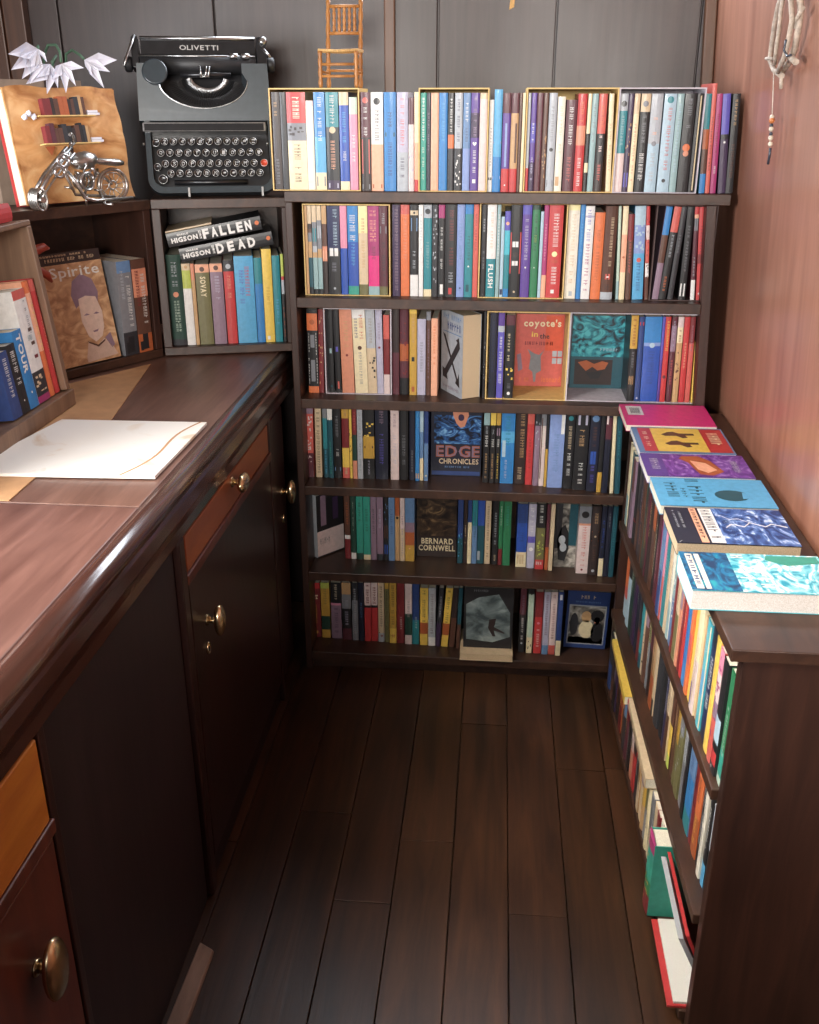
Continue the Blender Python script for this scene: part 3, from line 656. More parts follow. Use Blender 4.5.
# wire motorbike
mwB = frame(c1(.306, -.0015, CT+.0006), -D1) @ Matrix.Diagonal((1.15, 1.15, 1.0, 1.0))
mo = empty('wire_motorbike', mwB); tag(mo, 'twisted metal wire model of a motorbike in front of the parchment artwork', 'model')
def ring(m, c, r, rr, tilt=0, n=26, mi=0):
    m.tube([(c[0]+r*math.cos(2*PI*i/n), c[1]+tilt*math.cos(2*PI*i/n), c[2]+r*math.sin(2*PI*i/n)) for i in range(n)], rr, 7, closed=True, mi=mi)
random.seed(3)
Yb0 = -.012
wc = (.180, Yb0+.002, .034)
m = MB(); ring(m, wc, .0305, .0034); ring(m, wc, .024, .0013); ring(m, wc, .0315, .0022, .003); ring(m, wc, .008, .002)
for i in range(11):
    a = 2*PI*i/11; m.tube([(wc[0]+.008*math.cos(a), wc[1], wc[2]+.008*math.sin(a)), (wc[0]+.029*math.cos(a+.25), wc[1], wc[2]+.029*math.sin(a+.25))], .0008, 5)
m.build('rear_wheel', M['wire'], mo)
wf = (.018, Yb0-.013, .020)
m = MB()
for k in range(5): m.tube([(wf[0]+.018*math.cos(2*PI*i/22)*(.55), wf[1]+(-.010+.005*k), wf[2]+.019*math.sin(2*PI*i/22)) for i in range(22)], .0022, 6, closed=True)
m.lathe([(.005, -.014), (.006, 0), (.005, .014)], 10, wf, (0, 1, 0)); m.build('front_wheel', M['wire'], mo)
m = MB()
for dy in (-.009, .007):
    m.tube([(.016, wf[1]+dy, .030), (.050, Yb0+dy*.8, .064), (.098, Yb0+dy*.6, .108)], .0034, 8)
    m.tube([(.020, wf[1]+dy, .024), (.060, Yb0+dy, .058), (.104, Yb0+dy*.6, .098)], .0018, 6)
m.build('fork', M['steel'], mo)
m = MB()
m.tube([(.098, Yb0-.004, .108), (.104, Yb0-.010, .118), (.098, Yb0-.016, .128), (.090, Yb0-.022, .133), (.084, Yb0-.026, .131)], .0026, 7)
m.tube([(.098, Yb0-.004, .108), (.107, Yb0+.006, .116), (.112, Yb0+.010, .112)], .0026, 7); m.build('handlebar', M['wire'], mo)
m = MB(); ring(m, (.072, Yb0-.018, .086), .011, .0028); ring(m, (.062, Yb0-.018, .066), .009, .0024); ring(m, (.078, Yb0-.014, .094), .006, .002); m.build('lamp', M['steel'], mo)
m = MB()
m.lathe([(.004, -.026), (.012, -.020), (.0165, -.004), (.0165, .010), (.010, .024), (.003, .028)], 14, (.122, Yb0, .083), (.97, 0, .1)); m.build('fuel_tank', M['steel'], mo)
m = MB(); m.lathe([(.003, -.030), (.010, -.022), (.011, .0), (.013, .02), (.008, .032)], 10, (.170, Yb0, .079), (.98, 0, -.12), sx=.6, X=(0, 0, 1)); m.build('seat', M['wire'], mo)
m = MB()
for k in range(7): ring(m, (.118+.004*math.sin(k), Yb0-.012+.004*k, .046), .016-.0006*k, .0022, .004, 18)
for i in range(9):
    a = (random.uniform(.095, .15), Yb0+random.uniform(-.013, .008), random.uniform(.02, .07)); b2 = (a[0]+random.uniform(-.02, .03), a[1]+random.uniform(-.006, .006), a[2]+random.uniform(-.02, .03)); m.tube([a, ((a[0]+b2[0])/2+.004, a[1]-.004, (a[2]+b2[2])/2), b2], .0022, 6)
m.build('engine', M['steel'], mo)
m = MB(); m.tube([(.082, Yb0-.010, .066), (.092, Yb0-.016, .045), (.105, Yb0-.018, .016), (.125, Yb0-.018, .010), (.205, Yb0-.016, .009)], .0032, 8)
m.tube([(.100, Yb0+.004, .100), (.085, Yb0, .06), (.10, Yb0, .022), (.18, Yb0, .012)], .0028, 8); m.tube([(.10, Yb0+.004, .098), (.14, Yb0+.004, .070), (.18, Yb0+.004, .036)], .0026, 8)
m.tube([(.112, Yb0-.008, .0012), (.112, Yb0-.012, .020)], .0022, 6); m.tube([(.150, Yb0-.03, .0014), (.150, Yb0-.01, .0014), (.146, Yb0-.006, .02)], .0022, 6)
m.build('frame', M['wire'], mo)
# card box with folded paper lilies behind the artwork
mwC = frame(c1(.268, .112, CT+.0006), -D1)
bxo = MB(); W, D, Hh = .215, .070, .228
bxo.box((0, 0, 0), (W, .002, Hh)); bxo.box((0, D-.002, 0), (W, D, Hh)); bxo.box((0, .0022, 0), (.002, D-.0022, Hh)); bxo.box((W-.002, .0022, 0), (W, D-.0022, Hh)); bxo.box((.002, .0022, 0), (W-.002, D-.0022, .002))
bxo.box((.128, -.001, .12), (.162, -.0002, Hh), mi=1)
tag(bxo.build('card_box', [M['card'], M['wall_b']], None, mwC), 'grey-brown card box behind the parchment artwork', 'box')
fl = empty('paper_lilies', mwC); tag(fl, 'white folded paper lilies on green stems rising from the card box', 'flowers')
IC = mwC.inverted()
def lp(px, py, dep): return IC @ on_p(px, py, c1(0, dep), I1)
def lily(head, tips):
    h = lp(*head, .046)
    for tp in tips:
        tip = lp(*tp, .030); d = (tip-h); L = d.length; d.normalize(); m = MB(); s = d.cross(Vector((0, 1, 0))).normalized(); nrm = s.cross(d).normalized()
        pm = h+d*L*.42; a, b2, c = pm+s*L*.19-nrm*L*.09, pm-s*L*.19-nrm*L*.09, pm+nrm*L*.05
        for sgn in (1, -1):
            e = nrm*(.0004*sgn)
            for q in ((h, a, c), (a, tip, c), (h, c, b2), (c, tip, b2)):
                q = [v+e for v in q]; m.face(q if sgn > 0 else q[::-1])
        m.build('petal', M['paperw'], fl)
lily((38, 49), [(8, 54), (11, 70), (22, 79), (47, 62), (30, 84)])
lily((50, 64), [(26, 84), (36, 78), (47, 94), (58, 88)])
lily((61, 64), [(84, 68), (66, 93), (76, 86), (52, 80)])
lily((84, 60), [(117, 60), (104, 88), (110, 72), (92, 76)])
for pts in ([(44, 84, .13), (44, 56, .13), (48, 45, .11), (56, 45, .08), (60, 52, .055), (61, 62, .05)], [(52, 84, .14), (52, 66, .13), (56, 56, .09), (52, 62, .05)], [(66, 84, .13), (66, 54, .12), (72, 50, .09), (80, 55, .06), (84, 59, .05)], [(38, 84, .13), (37, 52, .12), (38, 46, .08), (38, 49, .05)]):
    m = MB(); m.tube([lp(x, y, d) for x, y, d in pts], .0026, 7); m.build('flower_stem', M['stem'], fl)

# ================================================================== doll's chair on the top row
def turned(m, a, b, r, mi=0):
    a, b = Vector(a), Vector(b); L = (b-a).length; prof = []
    for i in range(15):
        t = i/14; prof.append((r*(.8+.35*abs(math.sin(t*PI*3.5))), L*t))
    m.lathe(prof, 10, a, b-a)
YC = CY0+.075; zc = 1.3520
pL, pR = on_y(321, 89, YC-.03).x, on_y(357, 89, YC-.03).x; cw = pR-pL
ch = empty('doll_chair', Matrix.Translation((pL, YC-.03, zc)) @ Matrix.Rotation(math.radians(-3), 4, 'Z')); tag(ch, "tiny cane doll's chair standing on the top row of books", 'chair')
ZS, ZT = .064, .166; DD = .062
for sx in (0, cw):
    m = MB(); turned(m, (sx, 0, 0), (sx, 0, ZS+.004), .0042); m.build('leg', M['cane'], ch)
    xx = sx+(.003 if sx == 0 else -.003)
    m = MB(); turned(m, (xx, DD, 0), (xx, DD+.002, ZS+.006), .0042); m.build('leg', M['cane'], ch)
    m = MB(); turned(m, (xx, DD+.002, ZS+.0065), (xx, DD+.016, ZT), .0042); m.lathe([(.002, 0), (.0052, .004), (.0045, .009), (.001, .012)], 10, (xx, DD+.016, ZT), (0, .1, 1)); m.build('back_post', M['cane'], ch)
for z, dy in ((ZS+.040, .007), (ZS+.090, .0125)):
    m = MB(); m.tube([(.005, DD+dy, z), (cw/2, DD+dy+.002, z+.001), (cw-.005, DD+dy, z)], .0034, 8); m.build('back_rail', M['cane'], ch)
for i in range(5):
    x = .005+(cw-.010)*(i+1)/6; m = MB(); turned(m, (x, DD+.0085, ZS+.043), (x, DD+.0125, ZS+.088), .0032); m.build('spindle', M['cane'], ch)
for z in (.022, .044):
    m = MB(); m.tube([(.003, 0, z), (cw-.003, 0, z)], .0028, 8); m.build('stretcher', M['cane'], ch)
m = MB(); m.tube([(.003, DD, .034), (cw-.003, DD, .034)], .0028, 8); m.build('stretcher', M['cane'], ch)
for sx in (0, cw):
    m = MB(); m.tube([(sx+(.001 if sx == 0 else -.001), .004, .030), (sx+(.0025 if sx == 0 else -.0025), DD-.004, .030)], .0026, 8); m.build('stretcher', M['cane'], ch)
m = MB()
for i in range(13): y = .001+DD*i/13; m.tube([(-.004, y, ZS+.006), (cw/2, y, ZS+.0045), (cw+.004, y, ZS+.006)], .0029, 6)
m.build('seat', M['rush'], ch)['label'] = 'woven straw seat'

# ================================================================== twig heart with a string of beads on the red wall
def wp(px, py, off=.0):            # a point on the leaning wall
    X0 = wall_x(1.45)
    for _ in range(4): p = on_x(px, py, X0-off); X0 = wall_x(p.z)
    return Vector((X0-off, p.y, p.z))
hd = empty('twig_heart', Matrix.Translation(wp(786, 4, .012))); tag(hd, 'twisted twig heart with a string of beads hanging on the red wall', 'wall hanging')
o0 = wp(786, 4, .012)
def tw(name, pts, r, mat='twig', off=.012):
    m = MB(); m.tube([wp(x, y, off+(random.random()*.006 if len(pts) > 3 else 0))-o0 for x, y in pts], r, 7); return m.build(name, M[mat], hd)
random.seed(8)
tw('twig', [(789, -16), (799, -8), (801, 8), (799, 25), (795, 48), (789, 63), (780, 74)], .0052, off=.012)
tw('twig', [(786, -14), (791, 2), (792, 20), (788, 42), (784, 58), (778, 72)], .0042, off=.024)
tw('twig', [(786, -14), (779, 4), (775, 24), (772, 45), (770, 60), (774, 70), (782, 76)], .0046, off=.014)
tw('twig', [(785, -12), (781, 10), (779, 30), (776, 50), (775, 64)], .0034, off=.026)
tw('twig', [(803, 8), (797, 18), (795, 28)], .0036, off=.02)
tw('twig', [(782, 72), (781, 89)], .0034, off=.018)
tw('twig', [(766, 58.5), (774, 58.5)], .0026, off=.02)
tw('twig', [(790, 57), (796, 62)], .0050, off=.018)
tw('wire_tie', [(786, 40), (784, 50), (787, 56), (791, 55)], .0018, 'bead_d', .032)
tw('thread', [(774, 70), (773, 96), (772, 118)], .0008, 'thread', .02)
tw('thread', [(786, -14), (787, -30), (788, -44)], .0009, 'thread', .016)
for y, mt, r in ((117, 'bead_w', .0042), (120.5, 'bead_o', .0052), (125.5, 'bead_d', .0035), (129, 'bead_w', .0045), (134, 'bead_d', .0033), (138, 'bead_w', .0046), (144, 'bead_w', .0044)):
    m = MB(); c = wp(772-(y-117)*.06, y, .02)-o0; m.lathe([(.0008, -r), (r*.75, -r*.6), (r, 0), (r*.75, r*.6), (.0008, r)], 10, c, (0, 0, 1)); m.build('bead', M[mt], hd)
tw('quill', [(770.5, 148), (769.5, 156), (768, 164)], .0022, 'bead_d', .02)
# small tag hanging high on the back wall
m = MB(); pz = on_y(512, 4, YB-.004); m.prism([(pz.x-.006, pz.z-.012), (pz.x+.005, pz.z-.006), (pz.x+.007, pz.z+.02), (pz.x-.003, pz.z+.018)], YB-.0045, YB-.0025, f=lambda a, b, c: (a, c, b))
tag(m.build('hanging_tag', M['rush']), 'scrap of straw-coloured tag on the dark wall above the books', 'tag')
# ================================================================== rows of books in the back bookcase
ORD = ['top', 'second', 'third', 'fourth', 'fifth', 'bottom']
def book_row(ri, crops, sb, data, top, group):
    """data lines: xl xr | description | bands | marks | options   (x in the reading frame of the named crop)"""
    zb = SZ[ri]; random.seed(100+ri); prev = None; inbox = None; boxes = []; cr = None
    suffix = " on the end bookcase's %s row" % ORD[ri]
    for line in data.strip().splitlines():
        line = line.strip()
        if not line or line[0] == '#': continue
        if line[0] == '@': cr = crops[line[1:].strip()]; continue
        ox, oy, s = cr; X = lambda v: ox+v/s; Yp = lambda v: oy+v/s
        if line[0] == '[':
            p = line[1:].split('|'); q = p[0].split(); xpx = X(float(q[0])); Y = CY0+sb(xpx)-.003
            ym = on_ypx(zb, Y)-48
            x0 = on_y(xpx, ym, Y).x; x0 = max(x0, prev[0](0)+.0004 if prev else -9)
            zt = on_y(xpx, Yp(float(q[1])), Y).z if float(q[1]) > -900 else zb+.1965
            inbox = dict(x0=x0, Y=Y, top=zt, mat=p[1].strip(), label=p[2].strip()); prev = ((lambda z, a=x0+.0028: a), 1); continue
        if line[0] == ']':
            xpx = X(float(line[1:])); x1 = on_y(xpx, on_ypx(zb, inbox['Y'])-48, inbox['Y']).x; R = prev[0]
            x1 = max(x1, max(R(0), R(.18))+.0033); inbox['x1'] = x1; boxes.append(inbox); inbox = None; prev = ((lambda z, a=x1: a), 1); continue
        p = [w.strip() for w in line.split('|')]
        xl, xr = [float(w) for w in p[0].split()]; desc, bands = p[1], p[2]; marks = p[3] if len(p) > 3 else ''
        op = dict(w.split('=') if '=' in w else (w, '1') for w in (p[4].split() if len(p) > 4 else []))
        xm = X((xl+xr)/2); Y = CY0+sb(xm)+(0 if inbox else random.uniform(0, .004)); tp = Yp(float(op.get('top', top[cr_key(crops, cr)])))
        z0 = zb+(.0022 if inbox else .0003)
        h = on_y(xm, tp, Y).z-z0
        if inbox: h = min(h, inbox['top']-.004-z0); Y = inbox['Y']+.003
        h = max(.12, min(h, .1955 if ri else .215)); ymid = (on_ypx(z0, Y)+tp)/2
        a, b = on_y(X(xl), ymid, Y).x, on_y(X(xr), ymid, Y).x; phi = 0; d = float(op.get('d', .112 if h < .185 else .126))
        if 'tb' in op:
            t_, b_ = [float(w) for w in op['tb'].split(',')]
            xt, xb = on_y(X(t_), tp, Y).x, on_y(X(b_), on_ypx(z0, Y), Y).x; phi = math.atan((xt-xb)/h); a, b = xb-(b-a)/2, xb+(b-a)/2
        elif 'phi' in op: phi = math.radians(float(op['phi'])); sh = h/2*math.tan(phi); a -= sh; b -= sh
        tn = math.tan(phi); hz = h*math.cos(phi)
        if prev:
            ov = max(prev[0](z)-(a+z*tn) for z in (0, hz))+.0004
            if ov > 0:
                a += ov
                if b-a < .0058: b = a+.0058
        t = (b-a)*math.cos(phi)-.0003
        if phi >= 0: mw = Matrix.Translation((b, Y, z0)) @ Matrix.Rotation(phi, 4, 'Y') @ Matrix.Translation((-t/2, 0, 0))
        else: mw = Matrix.Translation((a, Y, z0)) @ Matrix.Rotation(phi, 4, 'Y') @ Matrix.Translation((t/2, 0, 0))
        prev = ((lambda z, b=b, tn=tn: b+z*tn), 1)
        hard = 'hard' in op; nm = 'hardback_book' if hard else 'paperback_book'
        put_book(nm, t, d, h, bands, marks, mw, desc+suffix, group, hard, op.get('page', 'ivy'))
    for bx in boxes:
        m = MB(); w = .0026; x0, x1, Y, zt = bx['x0'], bx['x1'], bx['Y'], bx['top']; D = .140
        m.box((x0, Y, zb+.0003), (x0+w, Y+D, zt)); m.box((x1-w, Y, zb+.0003), (x1, Y+D, zt)); m.box((x0+w, Y, zt-w), (x1-w, Y+D, zt)); m.box((x0+w, Y, zb+.0003), (x1-w, Y+D, zb+.0019)); m.box((x0+w, Y+D-.002, zb+.0019), (x1-w, Y+D, zt-w))
        tag(m.build('book_box', M[bx['mat']]), bx['label']+suffix, 'box', 'open-fronted boxes holding books')
    return boxes
def on_ypx(z, Y):      # image row of height z on the plane Y, near the middle of the case
    v = Vector((-.05, Y, z))-CAM; return CY-FPX*v.dot(UP)/v.dot(FWD)
def cr_key(crops, c): return [k for k in crops if crops[k] == c][0]

R1 = dict(A=(265, 80, 5.12), B=(410, 80, 4.818), C=(570, 80, 4.55))
book_row(0, R1, lambda x: .010, '''
@A
[30 -999|box|thin plywood box round the far left books
38 82|leftmost dark brown paperback|dbr|t,tan,.1,.25;t,gry,.68,.95
84 114|black-brown paperback|blk|t,dgr,.3,.8
116 212|fat paperback, red head over cream foot|red@.31 gry@.49 crm|t,ivy,.05,.28;s,dbr,.33,.47,8;t,brn,.53,.93
214 252|short white paperback|pwh@.06 ivy||top=105
254 310|sky-blue paperback with cream foot|blu@.45 sky@.82 crm|t,whi,.05,.5;r,gry,.86,.96
314 378|paperback with blue head and black lower spine|tea@.35 blk@.9 dpu|t,whi,.03,.33;o,bei,.38,.035;t,pch,.49,.84;r,lav,.93,.98
382 430|royal-blue paperback with cream foot|bei@.13 rbl@.91 crm|t,sky,.2,.55;t,whi,.6,.7
433 474|pink paperback with pale green head|pgr@.18 pnk|t,whi,.4,.7|top=88
]486
490 540|dark paperback with red disc and red strip|mar@.45 dbr|o,crl,.08,.03;t,whi,.15,.45;r,crl,.47,.82;r,gry,.93,.98
542 605|half white, half peach paperback with black lettering|whi@.52 pch|o,blk,.09,.035;t,blk,.18,.5;r,dor,.93,.97
609 670|bright blue paperback with dark lettering|blu|t,nav,.2,.35;r,dte,.4,.44;t,nvb,.5,.85
675 731|grey-lilac paperback lettered in dull red|lav@.6 lgr|t,crl,.06,.55;t,dgr,.62,.9
734 762|short pale pink paperback with maroon head|mar@.28 pwh|s,lav,.5,.9,5|top=90
764 786|thin cream and orange paperback with red foot|crm@.5 pch@.88 red|
@B
[24 -999|box|plywood box round the teal and purple books
40 78|teal-green paperback|tgr|t,whi,.05,.5;t,pgr,.55,.9
80 98|thin navy-purple paperback|dnv|t,mau,.2,.6
100 137|peach paperback|pch|
139 179|cyan-blue paperback|blu|t,sky,.1,.5
182 211|black paperback with white capitals and orange patch|blk@.42 org@.56 dgr|t,whi,.06,.4
214 251|grey-blue paperback with mottled black foot|lgr@.56 dgr|t,nav,.06,.5;s,whi,.6,.95,16
254 289|steel-blue paperback darker towards its foot|sbl@.56 per|t,whi,.1,.3;t,nav,.35,.5
291 331|purple paperback with a white heart|pur@.2 dpu@.45 pur|t,mau,.05,.45;w,whi,.51,.1;t,whi,.58,.82;r,whi,.88,.92,.3,.7
333 368|plain beige paperback|bei@.06 pwh|
]372
378 399|short thin white paperback|whi|t,gry,.3,.8;r,dgr,.84,.87|top=95
401 440|tallest bright blue paperback|sky@.65 blu|r,per,.5,.52,0,1;r,per,.84,.87,0,1|top=45
443 481|maroon and violet paperback with red foot|mar@.2 pur@.76 red|r,per,.3,.74,.35,.6;o,whi,.93,.008
483 519|maroon and tan paperback with red foot|mar@.2 tan@.76 red|r,brn,.3,.7,.6,.85
521 534|thin brown paperback|brn|
536 550|thin cream paperback|crm|
[553 -999|box|plywood box round the maroon and cream books
559 575|thin grey paperback with red foot|lgr@.76 red|
578 603|purple paperback with pink middle|pur@.3 vio@.5 pur@.7 dpu|t,whi,.3,.5;t,lav,.65,.9
605 634|dark maroon paperback|mar|t,dgr,.3,.7
636 659|brown paperback with tan flecks|brn|s,tan,.4,.9,14
662 700|pale grey paperback with a black dot|lgr|t,gry,.1,.5;o,blk,.57,.02;r,gry,.88,.95
703 739|cream paperback with a tan stamp|ivy|t,bei,.1,.6;r,tan,.84,.94,.1,.6|top=80
744 795|short maroon paperback with white capitals|mar|t,whi,.08,.5;t,crl,.62,.9|top=95
@C
26 67|scarlet paperback with tan patch|red@.32 sal@.52 red|t,org,.08,.3;t,whi,.65,.95
71 88|thin black paperback with cream head|crm@.4 blk@.7 crm@.8 blk|
90 117|pale green-grey paperback|grt|t,gry,.1,.5
120 157|orange-headed paperback, black below|crl@.4 blk@.7 dbr|t,org,.12,.35;t,whi,.42,.6;t,crl,.72,.9
164 186|ivory paperback leaning right of the gap|crm|t,tan,.3,.8|tb=192,172
]196
[200 -999|box_grey|grey card box round the pale blue books
206 251|teal-banded white paperback with a face at its head|lgr@.17 tea@.6 pwh|o,dgr,.1,.03;t,grt,.22,.56
253 277|thin dark purple paperback|dpu|s,tan,.3,.7,8;r,vio,.8,.95
279 304|beige cream paperback|bei@.2 crm|t,sal,.3,.9
309 352|black paperback with stone head and white foot lettering|bei@.18 blk|o,gry,.1,.03;t,gry,.22,.5;t,whi,.6,.93,,.2,.8
355 407|pale grey-blue fat paperback with a grey emblem|lgr@.5 pbl|t,pch,.2,.42;o,gry,.5,.025;t,lgr,.6,.9
413 468|pale blue paperback with red capitals|pbl|o,tea,.06,.035;t,crl,.14,.78,,.35,.75;o,dgr,.88,.02
470 501|grey-teal paperback|grt|t,pbl,.1,.8
505 556|black paperback with an orange flame|blk|t,gry,.05,.35;o,org,.54,.04;o,sal,.6,.03;t,dgr,.7,.9
559 580|thin black paperback with cream edge|blk|r,crm,.02,.98,.7,.98
]597
588 632|leaning blue and brown paperback|tea@.35 dor@.55 brn@.8 blu||tb=625,590
634 662|tall red-pink paperback leaning at the end|crl|t,mar,.3,.8|tb=658,620 top=15
664 690|leaning magenta paperback|mag|t,drd,.2,.6;t,whi,.72,.82|tb=684,650
692 728|violet and black leaning paperback with white dot|vio@.4 blk@.45 dpu|o,whi,.48,.012|tb=716,690
731 770|last black paperback leaning against the red wall|blk|t,tan,.06,.32;t,brn,.5,.85,,.2,.8|tb=760,722
''', dict(A=62, B=62, C=62), 'books in the top row')

R2 = dict(D=(295, 195, 5.284), E=(440, 195, 5.46), F=(570, 195, 5.46))
book_row(1, R2, lambda x: .034, '''
@D
[46 46|box|yellowish plywood box round the leftmost books
55 66|thin tan paperback at the far left|tan|
68 91|first of four tan and grey-blue matching paperbacks|bei@.2 brn@.3 gry@.4 tan@.58 dte@.92 blk|r,blk,.2,.26,.1,.9|
93 117|second of four tan and grey-blue matching paperbacks|bei@.18 gry@.45 lgr@.52 tan@.58 grt@.94 blk|r,tea,.25,.4|
119 142|third of four tan and grey-blue matching paperbacks|bei@.16 gry@.48 tan@.58 grt@.94 blk|r,lgr,.22,.36|
144 170|fourth of four tan and grey-blue matching paperbacks|tan@.2 brn@.45 sal@.62 dbr|r,pch,.5,.6|
173 237|navy paperback with big pale-blue capitals|nav@.5 blk|t,pbl,.04,.46,,.45,.85;r,whi,.47,.56,.15,.45;r,whi,.47,.56,.55,.85;t,gry,.6,.85;o,lgr,.93,.014
240 276|pink-headed blue paperback|pnk@.47 rbl|
279 334|strong blue paperback with white lettering|blu@.4 rbl@.9 tgr|t,whi,.1,.4,,.15,.8;t,sky,.42,.68
336 384|olive-cream paperback|pyl@.3 bei@.88 olv|t,tan,.1,.7
386 444|crimson paperback turning pink below|mag@.55 hpk@.9 grt|t,pch,.05,.4,,.1,.8;t,mar,.45,.6
446 488|dark maroon paperback with grey box lettering|mar@.9 olv|t,lgr,.08,.2;r,gry,.22,.3;t,dgr,.4,.8
]503
514 555|plum paperback with dark lettering|dpu|t,mau,.05,.95,,.25,.8
558 604|plain orange paperback|crl@.1 org|t,sal,.1,.6
608 650|black paperback with an eye patch and white foot|blk@.06 bei@.11 blk@.76 whi|r,sbl,.14,.28;o,blk,.085,.012;t,lgr,.5,.7
653 677|white paperback, thin|whi|t,lgr,.1,.5
679 721|teal paperback with grey photo head|lgr@.14 tea@.92 crm|o,dgr,.07,.03;t,grt,.4,.7
724 754|grey and black speckled paperback|dgr|s,lgr,.05,.95,24
757 790|black paperback with pink head and white titles|mag@.14 blk|t,whi,.24,.5;t,whi,.58,.7;r,whi,.86,.97,.3,.8
@E
22 88|fat black paperback with dark red lettering|blk|t,drd,.06,.66,,.35,.8;t,lgr,.7,.85,,.3,.8;r,red,.9,.97,.35,.65
91 132|periwinkle paperback|per|t,sbl,.2,.6;o,nav,.9,.01
134 178|teal-blue paperback with a dark crest|blu@.1 tea|t,dte,.3,.6;o,whi,.66,.01;r,dte,.86,.94,.2,.6
180 208|coral red paperback|crl|t,drd,.1,.5
[212 42|box|plywood box round the teal and red books
224 252|black paperback with faint white lettering, boxed|blk|t,lgr,.15,.3;t,gry,.5,.7
254 304|paperback half white, half teal|whi@.58 tea|t,pch,.08,.54,,.35,.7;t,whi,.64,.90,FLUSH,.22,.78
307 327|pale grey-teal paperback|grt|t,whi,.1,.6
329 347|short pale blue paperback|pbl|r,nav,.9,.97|top=118
349 379|short turquoise paperback with purple head|vio@.22 cya@.5 tea@.9 blu|o,pch,.14,.02|top=88
382 441|black paperback with a large red block|blk|r,red,.29,.74,0,1;r,whi,.39,.45,.2,.75;o,dbr,.53,.03;r,whi,.6,.65,.2,.75;o,bei,.94,.012
444 494|purple paperback with crown mark|vio@.1 pur|t,lav,.15,.6;o,whi,.67,.01
497 538|dark green paperback|dgn@.05 grn|t,dgn,.1,.5;t,lim,.32,.4;o,pgr,.67,.008
541 558|thin pale blue paperback|pbl||top=90
560 585|magenta paperback with peach foot|mag@.75 pch|t,pnk,.2,.6
587 664|fat red paperback with white capitals|red|t,whi,.09,.45,,.3,.75;o,pyl,.52,.03;t,dor,.58,.62,,.2,.85;t,whi,.66,.86,,.3,.75;r,whi,.91,.95,.35,.6
]688
691 752|pale yellow paperback|pyl@.06 ivy|t,bei,.1,.66,,.3,.75;t,tan,.7,.84;r,lgr,.92,.97,.4,.7
755 781|slim blue paperback|blu|t,sky,.1,.5
@F
66 121|white paperback with purple-red lettering|whi@.1 lav@.12 whi|t,vio,.04,.38,,.2,.7;t,mag,.4,.92,,.2,.75
124 178|short orange-yellow paperback|org|t,dor,.2,.8|top=95
181 248|maroon-brown hardback with red publisher patch|brn@.92 lgr|t,bei,.12,.65,,.45,.75;r,crl,.72,.78,.3,.7;r,whi,.745,.76,.4,.6;t,dgr,.82,.9|hard
251 269|thin pale green paperback|pgr@.8 grt||tb=262,244
271 312|cream paperback leaning left of a dark red one|crm@.3 pch@.7 crm|o,dor,.54,.012|tb=302,275
315 346|short dark red paperback|drd@.3 brn|t,crl,.3,.7|top=105 tb=338,316
349 408|sky-blue paperback with mottled lettering|pbl@.2 per@.5 sky|s,pbl,.05,.5,20;t,nvb,.6,.95;o,crl,.57,.025|tb=388,368
410 436|thin red and white patterned paperback|red@.2 pwh@.35 crl@.6 whi@.75 brn|s,mar,.1,.9,18|tb=426,414
[440 52|box_dark|dark card box with the leaning black books
490 525|leaning paperback with blue head and brown foot|blu@.3 brn@.6 mau||tb=545,464
528 572|leaning black paperback with orange head|crl@.27 blk|t,lgr,.3,.55,,.3,.7;t,org,.75,.92|tb=590,500
575 606|leaning charcoal paperback between two black ones|dgr|t,gry,.3,.5|tb=628,545
612 655|leaning black paperback with barcode patch|blk|t,gry,.2,.7;r,whi,.82,.96,.1,.8;r,dgr,.86,.92,.3,.6|tb=662,608
658 694|maroon paperback with a face and white foot|red@.08 pch@.12 blk@.2 mar@.78 whi|r,gry,.12,.25;t,lgr,.5,.75|tb=690,662
696 732|bright red leaning paperback|red@.5 drd@.6 red|t,mar,.2,.5;o,whi,.93,.012|tb=722,702
735 757|black paperback with white specks at the end|blk|s,whi,.05,.95,16|tb=754,735
]782
''', dict(D=52, E=52, F=60), 'books in the second row')

